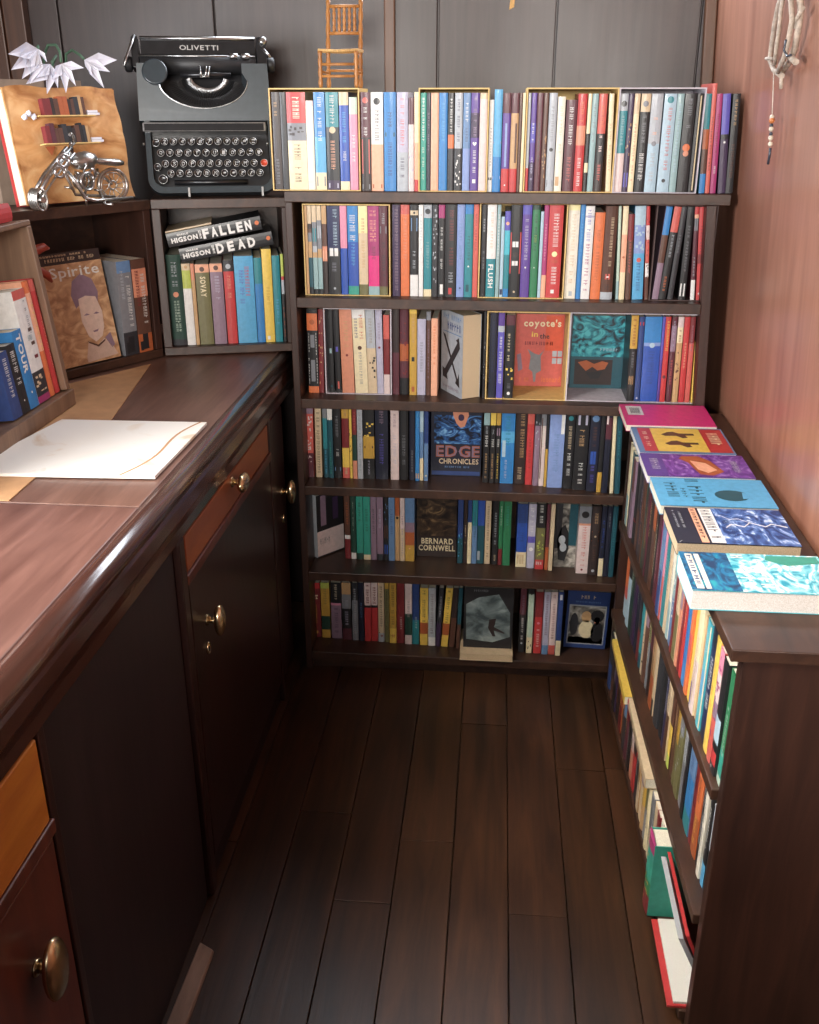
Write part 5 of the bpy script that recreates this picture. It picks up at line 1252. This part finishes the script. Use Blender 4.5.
def art_nav(mb, t, d, h):
    P = front_P(t, d, h); P2 = lambda u, v: P(u, v, .0007); P3 = lambda u, v: P(u, v, .001)
    rect(mb, P, 0, 1, 0, 1, RGB['dnv']); rect(mb, P2, 0, 1, .40, 1, (1, 1, 1), 1); rect(mb, P2, .02, .98, .205, .265, RGB['pch']); rect(mb, P2, .02, .98, .285, .40, RGB['whi'])
    scribble(mb, P3, .06, .9, .30, .38, RGB['gry'], 9, rot=0); scribble(mb, P3, .06, .9, .217, .25, RGB['dbr'], 9, rot=0); scribble(mb, P2, .1, .6, .05, .07, RGB['lgr'], 12, rot=0); scribble(mb, P2, .1, .6, .10, .12, RGB['lgr'], 12, rot=0); scribble(mb, P2, .3, .8, .46, .52, RGB['pbl'], 8, rot=0)
    mb.tube([P3(.99-.02*k, .02+.012*k) for k in range(3)], .0006, 4, RGB['lgr'])
    bolt = [(.5, .98), (.42, .86), (.5, .80), (.4, .68), (.52, .62), (.46, .52), (.56, .46)]; 
    for (a, b), (c, e) in zip(bolt, bolt[1:]): mb.face([P3(a-.012, b), P3(a+.012, b), P3(c+.01, e), P3(c-.01, e)], RGB['whi'])
    for (a, b), (c, e) in zip([(.4, .68), (.30, .60), (.32, .52), (.22, .46)], [(.30, .60), (.32, .52), (.22, .46), (.2, .42)]): mb.face([P3(a-.008, b), P3(a+.008, b), P3(c+.007, e), P3(c-.007, e)], RGB['whi'])
def art_cya(mb, t, d, h):
    P = front_P(t, d, h); P2 = lambda u, v: P(u, v, .0007); P3 = lambda u, v: P(u, v, .001)
    rect(mb, P, 0, 1, 0, 1, (1, 1, 1), 1); rect(mb, P2, 0, 1, 0, .34, (1, 1, 1), 2); rect(mb, P3, .06, .97, .035, .085, RGB['ivy']); rect(mb, P3, .06, .97, .10, .135, RGB['ivy'])
    scribble(mb, lambda u, v: P(u, v, .0013), .1, .92, .045, .075, RGB['nvb'], 6, rot=0)
    for k, ch in enumerate((.40, .52)): scribble(mb, P2, .04, .94, ch-.035, ch+.05, RGB['whi'], 6, rot=0)
    mb.face([P2(u, v) for u, v in ((.04, .62), (.16, .6), (.3, .74), (.2, .98), (.03, .98))], RGB['tgr'])
LY = [
    ('magenta paperback lying barcode side up, farthest on the low bookcase', ((613, 404), (703, 405), (716, 425), (634, 427)), .014, 'hpk', art_mag, (), 'ivy'),
    ('yellow and red paperback lying between the magenta and purple ones', ((632, 428.5), (718, 428), (737, 453), (640, 454)), .013, 'sbl', art_yel, (), 'whi'),
    ('purple paperback with an orange creature, lying on the low bookcase', ((637, 455.5), (738, 454), (757, 477), (652, 477.5)), .015, 'pur', art_pur, ('sw_purple',), 'whi'),
    ('plain sky-blue paperback with dark lettering, lying on the low bookcase', ((650, 479), (760, 479), (777, 507), (662, 507)), .017, 'sky', art_blu, (), 'ivy'),
    ('navy lightning-bolt paperback lying on the low bookcase', ((662, 509), (775, 509), (803, 545), (681, 545)), .020, 'dnv', art_nav, ('sw_storm',), 'bei'),
    ('thick turquoise wave-covered paperback lying nearest the viewer', ((681, 547), (819, 562), (848, 600), (686, 586)), .030, 'cya', art_cya, ('sw_wave', 'sw_deep'), 'whi')]
pv = None
for lab, cs, t, bands, art, ms, page in LY:
    x0, x1, y0, y1 = lying(cs, t); y1 = min(y1, pv-.0008) if pv else min(y1, 2.096); pv = y0
    flat_book('paperback_book', x0, x1, y0, y1, rtop(y0), t, lab, bands, GLY, '+y', art, math.atan(.016/.97), [M[k] for k in ms], page=page)

# ================================================================== upright books in the low bookcase
def low_row(k, data, rowname, group, y=None, ymax=RY1-.0186):
    random.seed(300+k); y = y or RY0+.0012; z = RZ[k]; tot = sum(float(q.split()[0]) for q in data.strip().splitlines())/1000; fit = (ymax-y-.002)/tot; print(rowname, 'fit', round(fit, 2))
    for line in data.strip().splitlines():
        p = [w.strip() for w in line.strip().split('|')]; n = p[0].split(); t, h = float(n[0])/1000*fit, float(n[1])/1000; ins = float(n[2])/1000 if len(n) > 2 else 0
        if p[1] == 'gap': y += t; continue
        if y+t > ymax: print('low row full', rowname, p[1]); break
        x = rx(y)+(-.005, .014, .001)[k]+ins+random.uniform(0, .004); hard = p[1].split()[-1] == 'hardback' or ' hardback ' in p[1]
        mw = Matrix.Translation((x, y+t/2, z+.0004)) @ Matrix.Rotation(-PI/2, 4, 'Z')
        put_book('hardback_book' if hard else 'paperback_book', t-.0005, min(.126, .108 if h < .182 else .124), h, p[2], p[3] if len(p) > 3 else '', mw, p[1]+rowname, group, hard)
        y += t
    return y
low_row(2, '''
24 178|nearest green paperback|grn@.7 tgr@.93 pgr|t,pgr,.3,.75,,.35,.7
24 180|black paperback with white label and red foot|blk@.5 pbl@.72 blk@.8 red@.92 blk|o,whi,.95,.014
20 182|pink floral paperback|pnk@.2 pwh@.45 mau@.6 crl|s,mag,.05,.9,24
20 186|golden-yellow paperback|yel|t,dye,.2,.6
30 184|navy paperback with white capitals|dnv@.15 nav@.9 dnv|t,whi,.25,.72,,.3,.75
24 180|aqua paperback with cream edge|cya@.45 sky@.7 cya|t,pbl,.1,.3;r,crm,.02,.98,.8,.98
11 176|thin tan-brown paperback|tan|
27 184|cream paperback with brown lettering|crm@.5 pwh|t,tan,.3,.9,,.3,.7;r,vio,.75,.98,.02,.3
22 178|bright yellow short paperback|yel|
18 180|orange paperback|org@.4 crl@.7 org|
25 184|strong blue paperback|blu|t,rbl,.2,.8
17 180|red paperback with cream lettering|red|t,crm,.1,.5
15 176|dark red paperback|drd|t,pnk,.2,.7
14 178|dusky pink paperback|mau@.4 sal|
24 174|olive-tan paperback|bei@.5 olv|t,brn,.2,.7
15 178|brick-red paperback|crl@.2 drd|
26 180|grey-blue speckled paperback|grt@.5 sbl|s,whi,.2,.8,14
18 182|ivory paperback|ivy@.6 grt|t,gry,.2,.8
20 178|sand-coloured paperback|bei|t,brn,.15,.6
22 180|teal paperback|tea|t,pbl,.2,.6
14 176|rose paperback|pnk@.5 crl|
26 182|slate-blue paperback|sbl@.5 nvb|t,pbl,.2,.7
18 178|crimson paperback|mag@.4 drd|
24 180|plum paperback|mar|t,pnk,.3,.8
20 182|black paperback with cream lettering|blk|t,crm,.2,.8
26 178|rust-brown paperback|dor@.3 brn|
30 184|dark brown hardback|dbr|t,tan,.1,.5
22 180|maroon paperback with gold lettering|mar@.6 dbr|t,dye,.2,.7
26 184|very dark green paperback|dgn|t,gry,.2,.6
28 180|chocolate-brown paperback|brn@.5 dbr|t,sal,.3,.8
24 182|blue-black paperback|dnv|t,lav,.2,.5
28 184|grey-brown paperback|dgr@.5 brn|
34 182|black hardback with red spots|blk|s,drd,.2,.8,8
30 176|dusty maroon paperback|mar@.4 mau|
26 180|dark teal-grey paperback|dte@.5 dgr|
27 188|farthest cream and aqua paperback|crm@.62 grt|
''', ' in the upper row of the low bookcase', 'books in the upper row of the low bookcase')
low_row(1, '''
15 150|nearest black paperback with white bars|blk@.3 whi@.42 blk|t,crm,.5,.9
14 156|black paperback with cream flecks|blk|s,crm,.1,.9,12
13 160|thin white-striped paperback|lgr@.5 blk|
16 166|black and blue paperback|blk@.75 sky|t,whi,.1,.6
15 170|ivory thin paperback|ivy|t,gry,.2,.8
18 172|black paperback with white lettering|blk|t,lgr,.1,.8
26 182|orange paperback|org@.6 dor|t,drd,.1,.5;t,yel,.6,.9
16 160|dark red paperback|drd|t,dbr,.2,.6
34 176|steel-blue paperback|sbl@.4 blu@.8 tea|t,nvb,.2,.6
16 180|black paperback before the grey ones|blk|t,gry,.1,.5
24 174|grey-white paperback|lgr@.5 gry|t,dgr,.2,.7
26 178|sage-grey paperback|gry@.3 olv|s,lgr,.2,.8,12
18 174|ochre paperback|dye@.5 olv|t,dbr,.1,.8
22 182|brown paperback with tan lettering|brn|t,tan,.1,.7
20 176|yellow-footed paperback|brn@.5 yel@.85 lim|
24 184|cream and brown paperback|bei@.5 brn|t,dbr,.2,.6
20 178|navy paperback|nav|t,lav,.1,.6
34 186|blackish hardback|blk|t,dgr,.2,.7
34 186|charcoal hardback|dgr|
16 182|cream-spined paperback|bei@.8 dbr|
28 184|light brown paperback|tan@.6 dor|t,brn,.2,.8
30 180|plum-brown paperback|mar@.4 dbr|
20 178|greenish-grey hardback|olv@.4 gry|t,crm,.2,.7
22 184|rose-brown hardback|mau@.3 brn|
24 180|buff hardback with dark bands|bei|s,dbr,.1,.9,8
18 176|thin teal hardback|tea@.8 dte|
26 184|black and red paperback|blk@.6 drd|t,gry,.2,.5
32 186|blue-black hardback|dnv|t,gry,.1,.4
30 182|dark violet paperback|dpu|
32 184|blackish-green paperback|dgn|t,pgr,.2,.5
36 186|pale blue hardback with white foot|blk@.35 pbl|
38 186|farthest orange hardback|org@.6 crl@.75 pbl|
''', ' in the middle row of the low bookcase', 'books in the middle row of the low bookcase')
def art_green(mb, t, d, h): pass
yq = low_row(0, '''
34 150 -26|green picture hardback with magenta head|mag@.14 tgr@.55 grn@.75 drd|o,dye,.25,.018;o,red,.62,.02;o,tan,.5,.01;s,dye,.3,.9,6
24 150|ivory hardback|ivy|
16 140|reddish thin paperback|drd@.5 mar|
18 138|buff paperback|bei@.6 tan|
18 140|grey-buff paperback|gry@.5 bei|t,dbr,.2,.8
18 139|cream hardback with brown bands|crm|s,brn,.1,.9,8
20 137|moss-grey hardback|olv@.5 gry|
16 139|ochre hardback|dye@.6 tan|t,dbr,.2,.7
20 138|taupe paperback|mau@.4 bei|
20 140|light tan paperback|tan@.5 bei|t,brn,.2,.6
22 138|dark grey paperback|dgr|t,lgr,.2,.6
26 138|scarlet and black paperback|blk@.4 red|
22 136|pinkish-buff paperback|pwh@.5 sal|t,mar,.3,.8
24 138|black paperback|blk|t,lgr,.3,.8
22 139|wine-red hardback|drd@.3 mar|t,dye,.2,.6
24 137|slate hardback|sbl@.4 dgr|
22 138|orange-brown hardback|dor@.4 brn|t,crm,.2,.5
26 136|rust-red paperback|dor@.5 drd|s,yel,.3,.7,6
30 138|dark brown paperback|dbr|t,dor,.2,.7
30 136|violet-black paperback|dpu@.5 blk|t,lav,.2,.5
32 138|brown-black hardback|dbr@.6 brn|
34 138|deep blue-grey hardback|dgr@.5 nvb|
''', ' in the lowest row of the low bookcase', 'books in the lowest row of the low bookcase', y=1.316)
zl = RZ[0]+.1412
flat_book('hardback_book', rx(1.87)-.015, rx(1.87)+.10, 1.748, 1.985, zl+.0006, .019, 'yellow book lying flat across the tops of the lowest row', 'yel', None, '-x', marks='t,dor,.1,.4;s,tan,.5,.9,6')
flat_book('hardback_book', rx(1.61)-.014, rx(1.61)+.10, 1.478, 1.742, zl+.0006, .021, 'tan book lying flat in front of the yellow one, lowest row', 'red@.05 bei', None, '-x', marks='t,brn,.15,.9')
# open picture book on the lowest shelf
ob = empty('open_picture_book', Matrix.Translation((0, 0, RZ[0]+.0006))); tag(ob, 'big red picture book standing open on the lowest shelf near the end', 'book')
y0, y1 = 1.129, 1.308; xg = .372
def obox(m, p, q, hgt, th, mi=0, col=(1, 1, 1)):     # slab standing between p and q (x at foot and at head), along y
    (xa, za), (xb2, zb2) = p, q
    m.hexa([(xa, hgt[0], za), (xa+th, hgt[0], za), (xa+th, hgt[1], za), (xa, hgt[1], za), (xb2, hgt[0], zb2), (xb2+th, hgt[0], zb2), (xb2+th, hgt[1], zb2), (xb2, hgt[1], zb2)], col, mi)
m = MB(); obox(m, (xg, .0045), (.313, .148), (y0, y1), .0055, col=RGB['red']); m.build('raised_cover', M['cover'], ob)['label'] = 'red raised board'
m = MB(); obox(m, (xg-.009, .010), (.303, .140), (y0+.003, y1-.003), .008, col=RGB['lgr']); m.build('raised_pages', M['page'], ob)
m = MB(); m.box((rx(1.2)-.022, y0-.012+.014, 0), (xg+.004, 1.305, .004), RGB['red']); m.build('lower_cover', M['cover'], ob)['label'] = 'red lower board lying on the shelf'
m = MB(); m.box((rx(1.2)-.012, y0+.006, .0042), (xg-.010, 1.302, .0088), RGB['whi']); m.build('lower_pages', M['page'], ob)

# ================================================================== books in the shelf boxes on the counter
def c2(s, dep=0.0, z=0): v = PB+D2*s+I2*dep; return Vector((v.x, v.y, z))
zb2 = DZ+.0025+.018
CR = (130, 190, 4.55); random.seed(41); prev = .0198
dep2 = .018; P0 = PB+I2*dep2
def s2(px, py): q = on_p(px, py, P0, I2); return (q-P0).dot(D2), q.z
for line in '''
170 248 295|dark green hardback with white lettering|dgn@.93 dgr|t,lgr,.08,.35;o,sal,.43,.03;t,pgr,.5,.85|hard
250 288 335|white paperback with lime head|bei@.08 lim@.3 whi|o,tan,.04,.02
290 306 335|thin tan paperback beside the olive one|sal@.2 tan|
310 372 338|olive paperback with face at its head|pch@.1 olv|o,brn,.06,.03;t,crm,.15,.40,SOVAY,.3,.72
376 432 335|mauve paperback with white title|pch@.1 mau|o,brn,.05,.03;t,lav,.15,.45,,.3,.75
437 482 320|red paperback with black and white head|dgr@.13 red|o,lgr,.07,.03;t,sal,.18,.45
486 572 300|wide light-blue book with red and violet script|sky|t,red,.12,.5,,.5,.8;t,vio,.16,.55,,.2,.5
575 610 308|deep turquoise paperback|tea@.3 blu|
612 654 268|tall slim yellow paperback|yel|t,dye,.4,.6;r,whi,.93,.97,.2,.5
657 690 298|teal paperback beside the yellow one|tea|t,sky,.5,.8
695 732 290|black paperback with green head|lim@.25 red@.29 lgr@.45 blk|t,dor,.6,.95'''.strip().splitlines():
    p = line.split('|'); xl, xr, tp = [float(w) for w in p[0].split()]; hard = len(p) > 4
    a, _ = s2(CR[0]+xl/CR[2], CR[1]+545/CR[2]); b, _ = s2(CR[0]+xr/CR[2], CR[1]+545/CR[2]); _, zt_ = s2(CR[0]+(xl+xr)/2/CR[2], CR[1]+tp/CR[2])
    a = max(a, prev+.0005); b = min(max(b, a+.006), .2735); prev = b; h = zt_-zb2-.0004
    put_book('hardback_book' if hard else 'paperback_book', b-a, .125 if not hard else .15, h, p[2], p[3], Matrix.Translation(c2((a+b)/2, dep2, zb2+.0004)) @ frame((0, 0, 0), D2), p[1]+' in the box below the typewriter', 'upright books below the typewriter', hard)
def slant(px0, px1, t, label, txts, bands, dep, group, lift=0, hard=False):
    # spine foot edge from px0 (left) to px1 (right) on the front of the box, front cover up
    Q0 = on_p(*px0, PB+I2*dep, I2); Q1 = on_p(*px1, PB+I2*dep, I2); L = (Q1-Q0).length; ax = (Q1-Q0).normalized(); upv = I2.cross(-ax).normalized()
    m4 = Matrix((upv, I2, -ax)).transposed().to_4x4(); m4.translation = Q1+upv*(t/2+lift)
    def art(mb, t_, d, h):
        S = lambda u, v: (-t_/2+t_*u, -.0004, h*v)
        for txt, a, b, u0, u1, rot in txts:
            if rot == 0: letters(mb, txt, S, u0, u1, 1-b, 1-a, RGB['whi'], 0, 0, .03)
            else: letters(mb, txt, S, u0, u1, 1-b, 1-a, RGB['whi'], 0, -90, .05)
    def art2(mb, t_, d, h): art(mb, t_, d, h); disc(mb, lambda u, v: (-t_/2+t_*u, -.0005, h*v), .55, .045, .16, .16*t_/h*1.0, RGB['org'])
    return put_book('paperback_book', t, .13, L, bands, '', m4, label, group, hard, 'ivy', art2)
pp = lambda x, y: (CR[0]+x/CR[2], CR[1]+y/CR[2])
slant(pp(236, 331), pp(655, 249), .0285, 'lower of two black slanted paperbacks with white capitals', [('CHARLIE', .07, .20, .70, .84, -90), ('HIGSON', .03, .32, .22, .60, -90), ('THE', .345, .37, .2, .8, -90), ('D', .39, .47, .12, .86, -90), ('E', .51, .58, .12, .86, -90), ('A', .62, .70, .12, .86, -90), ('D', .73, .81, .12, .86, -90)], 'blk', .012, 'black paperbacks lying slanted below the typewriter', .0006)
slant(pp(178, 264), pp(603, 181), .0285, 'upper of two black slanted paperbacks with white capitals', [('CHARLIE', .11, .23, .70, .84, -90), ('HIGSON', .04, .32, .22, .60, -90), ('THE', .335, .36, .2, .8, -90)]+[(c, .375+.0905*i, .375+.0905*i+.066, .12, .86, -90) for i, c in enumerate('FALLEN')], 'blk', .012, 'black paperbacks lying slanted below the typewriter', .0010)
slant(pp(162, 203), pp(372, 161), .0035, 'thin pale booklet lying on the slanted black paperbacks', [], 'bei', .026, None, .0028)
# the angled box: face-out book, two matching paperbacks, a blue book
zb1 = DZ+.0025+.018
def art_spi(mb, t, d, h):
    P = front_P(t, d, h); P2 = lambda u, v: P(u, v, .0007); P3 = lambda u, v: P(u, v, .001); P4 = lambda u, v: P(u, v, .0013)
    rect(mb, P, 0, 1, 0, .90, (1, 1, 1), 1); rect(mb, P, 0, 1, .90, 1, RGB['dbr']); scribble(mb, P2, .12, .92, .925, .955, RGB['bei'], 18, rot=0); scribble(mb, P2, .06, .8, .968, .985, RGB['bei'], 16, rot=0)
    letters(mb, 'Spirite', P4, .14, .93, .755, .875, RGB['whi'], 0, 0, .012)
    mb.face([P2(u, v) for u, v in ((.40, .62), (.46, .74), (.62, .80), (.78, .74), (.84, .62), (.80, .52), (.66, .56), (.52, .54), (.44, .50))], RGB['mau'])
    mb.face([P3(u, v) for u, v in ((.50, .58), (.62, .60), (.78, .58), (.84, .44), (.82, .30), (.76, .22), (.64, .18), (.54, .24), (.48, .38))], hexc('dcc3b4'))
    mb.face([P2(u, v) for u, v in ((.44, .06), (.52, .20), (.64, .14), (.78, .20), (.90, .12), (.96, .03), (.44, .01))], hexc('c9ae9e'))
    mb.face([P2(u, v) for u, v in ((.80, .2), (.90, .24), (.94, .12), (.88, .1))], RGB['mau'])
    for u in (.58, .74): mb.face([P4(u-.05, .43), P4(u, .445), P4(u+.05, .43), P4(u, .425)], RGB['mau'])
    mb.face([P4(.62, .28), P4(.72, .29), P4(.70, .27), P4(.64, .267)], RGB['mau']); mb.face([P4(.5, .20), P4(.66, .15), P4(.80, .19), P4(.78, .17), P4(.66, .13), P4(.52, .18)], RGB['brn'])
t = .016; l = math.radians(9); v = c1(.262, .006, zb1+.0006+t*math.sin(l))
m4 = frame(v, -D1) @ Matrix.Rotation(-l, 4, 'X') @ Matrix.Rotation(-PI/2, 4, 'Z') @ Matrix.Translation((-t/2, 0, 0))
put_book('paperback_book', t, .150, .226, 'tan@.1 bei', '', m4, 'sepia face-out paperback with a pale portrait in the angled box', None, False, 'ivy', art_spi, extra=[M['sw_sepia']])
for sa, sb_, desc, bands, mk in ((.100, .064, 'grey-blue paperback with tall white capitals in the angled box', 'sbl@.12 gry@.75 dgr', 't,lgr,.1,.4,,.15,.4;t,whi,.16,.70,,.5,.85;r,blk,.80,.97,.3,.7;r,blk,.86,.98,.15,.3'), (.062, .025, 'red-brown paperback with tall white capitals in the angled box', 'brn@.1 sal@.4 brn@.8 dor', 't,drd,.12,.5,,.15,.45;t,whi,.16,.70,,.5,.85;r,blk,.80,.97,.3,.7;r,blk,.88,.98,.1,.3')):
    put_book('paperback_book', sa-sb_, .126, .198, bands, mk, Matrix.Translation(c1((sa+sb_)/2, .004, zb1+.0004)) @ frame((0, 0, 0), -D1), desc, 'matching paperbacks in the angled box')
put_book('paperback_book', .026, .11, .185, 'tea@.2 dte', 't,sky,.1,.8', Matrix.Translation(c1(.312, .050, zb1+.0004)) @ frame((0, 0, 0), -D1), 'dark blue paperback half hidden between desk rack and portrait book', None)
# red horned thing behind the rack
hb = empty('horned_stand', Matrix.Translation(c1(.352, .012, zb1+.0005))); tag(hb, 'red-brown horned leather stand sticking out behind the desk rack', 'stand')
o0 = c1(.352, .012, zb1+.0005)
m = MB(); m.tube([(0, 0, 0), (0, 0, .012), (0, 0, .10), (0, 0, .205)], [.026, .012, .009, .011], 10); m.build('post', M['redleather'], hb)
for pts in (((22, 258), (34, 251), (44, 247), (49, 248.5)), ((27, 269), (38, 271), (47, 275), (52, 282))):
    q = [on_p(*p, c1(.352, -.004), I1)-o0 for p in pts]; m = MB(); m.tube([(0, 0, q[0].z-.004)]+q, [.008, .0105, .010, .008, .0025], 8); m.build('horn', M['redleather'], hb)

# ================================================================== slanted rack of books at the left edge
RO = Vector((-.790, 1.700, DZ+.0026)); TH = math.radians(6)
rkm = frame(RO, (0, 1, 0)); rk = empty('book_rack', rkm); tag(rk, 'slanted wooden book rack on the counter at the left edge', 'rack')
RL = .52
tl = Matrix.Translation((0, 0, .0125)) @ Matrix.Rotation(-TH, 4, 'X')
def rbx(name, lo, hi, tilt=True, mat='rackwood'):
    m = MB(); m.box(lo, hi)
    if tilt: m.v = [tuple(tl @ Vector(v)) for v in m.v]
    return m.build(name, M[mat], rk, bevel=.002)
m = MB(); zf, zr = .0290, .0150; m.hexa([(-RL, -.012, 0), (.006, -.012, 0), (.006, .142, 0), (-RL, .142, 0), (-RL, -.012, zf+.0012), (.006, -.012, zf+.0012), (.006, .142, zr-.001), (-RL, .142, zr-.001)]); m.build('bottom_board', M['rackwood'], rk, bevel=.002)
rbx('end_panel', (-.012, -.008, .0185), (.003, .140, .312)); rbx('back_panel', (-RL, .1405, .024), (-.0125, .148, .312))
rbx('end_panel', (-RL, -.008, .0185), (-RL+.014, .1402, .312)); rbx('top_board', (-RL, -.008, .3124), (.003, .148, .322))
x = -.0125
for t, h, desc, bands, mk, hard in ((.022, .205, 'vermilion hardback next to the end panel', 'crl@.1 red', 't,pch,.3,.8,,.4,.6', 1), (.024, .205, 'orange-yellow hardback beside the vermilion one', 'org@.1 pch@.6 org', 't,yel,.2,.6', 1), (.046, .196, 'fat white paperback with small pictures and dark foot', 'crl@.08 whi@.72 dgr@.94 mag', 't,gry,.1,.4,,.6,.8;r,brn,.34,.37,.5,.8;r,brn,.46,.49,.5,.8;r,drd,.58,.61,.5,.8;t,tea,.40,.45;s,bei,.75,.92,8', 0), (.034, .135, 'blue paperback with white capitals', 'blu', 't,whi,.05,.55,TOUR,.25,.75;o,whi,.8,.016', 0), (.030, .118, 'black paperback with white capitals', 'blk', 't,whi,.1,.6,,.2,.75;o,whi,.82,.014', 0), (.034, .112, 'short navy paperback', 'nvb', 't,whi,.1,.7', 0)):
    x -= t; m4 = rkm @ tl @ Matrix.Translation((x+t/2, .002, .0192))
    put_book('hardback_book' if hard else 'paperback_book', t-.0006, .122, h, bands, mk, m4, desc+' in the desk rack', 'books in the desk rack', bool(hard))
put_book('hardback_book', .03, .12, .19, 'red', '', rkm @ tl @ Matrix.Translation((-.075, .012, .3228+.0152)) @ Matrix(((0, 0, 1, 0), (0, 1, 0, 0), (-1, 0, 0, 0), (0, 0, 0, 1))) @ Matrix.Translation((0, 0, -.13)), 'red book lying on top of the desk rack', None, True)

# ================================================================== light, camera
def area(name, loc, tgt, sx, sy, power, col):
    l = bpy.data.lights.new(name, 'AREA'); l.shape = 'RECTANGLE'; l.size = sx; l.size_y = sy; l.energy = power; l.color = col
    o = bpy.data.objects.new(name, l); COL.objects.link(o); o.location = loc
    o.rotation_euler = (Vector(tgt)-Vector(loc)).to_track_quat('-Z', 'Y').to_euler(); return o
area('hatch_daylight', ((HX0+HX1)/2, (HY0+HY1)/2, 2.20), (.35, 1.38, .6), HX1-HX0+.1, HY1-HY0+.1, LK, (1.0, .92, .80))
hl = bpy.data.lights['hatch_daylight']; hl.spread = math.radians(54)
area('high_window_daylight', ((BX0+BX1)/2, YB+.075, (BZ0+BZ1)/2+.02), (0, 1.2, .9), BX1-BX0, BZ1-BZ0, LC, (.86, .92, 1.0))
area('window_daylight', (-1.34, (WY0+WY1)/2, (WZ0+WZ1)/2+.02), (.3, 1.9, .95), WY1-WY0+.15, WZ1-WZ0+.12, LS, (.96, .97, 1.0))
area('doorway_daylight', (-.1, -3.6, 1.68), (-.1, 2, 1.2), 1.7, .70, LF, (1.0, .95, .88))
w = bpy.data.worlds.new('World'); SC.world = w; w.use_nodes = True; bg = w.node_tree.nodes['Background']; bg.inputs['Color'].default_value = (.75, .82, 1, 1); bg.inputs['Strength'].default_value = LW
cam = bpy.data.cameras.new('camera'); co = bpy.data.objects.new('camera', cam); COL.objects.link(co); SC.camera = co
cam.sensor_fit = 'VERTICAL'; cam.sensor_height = 24; cam.lens = 24*FPX/1024; cam.clip_start = .02
m4 = Matrix((RIGHT, UP, -FWD)).transposed().to_4x4(); m4.translation = CAM; co.matrix_world = m4
vs = SC.view_settings; vs.view_transform = 'Standard'; vs.look = 'None'; vs.gamma = 1; vs.exposure = EXPO
try: vs.use_curve_mapping = False
except Exception: pass
SC.cycles.use_denoising = True
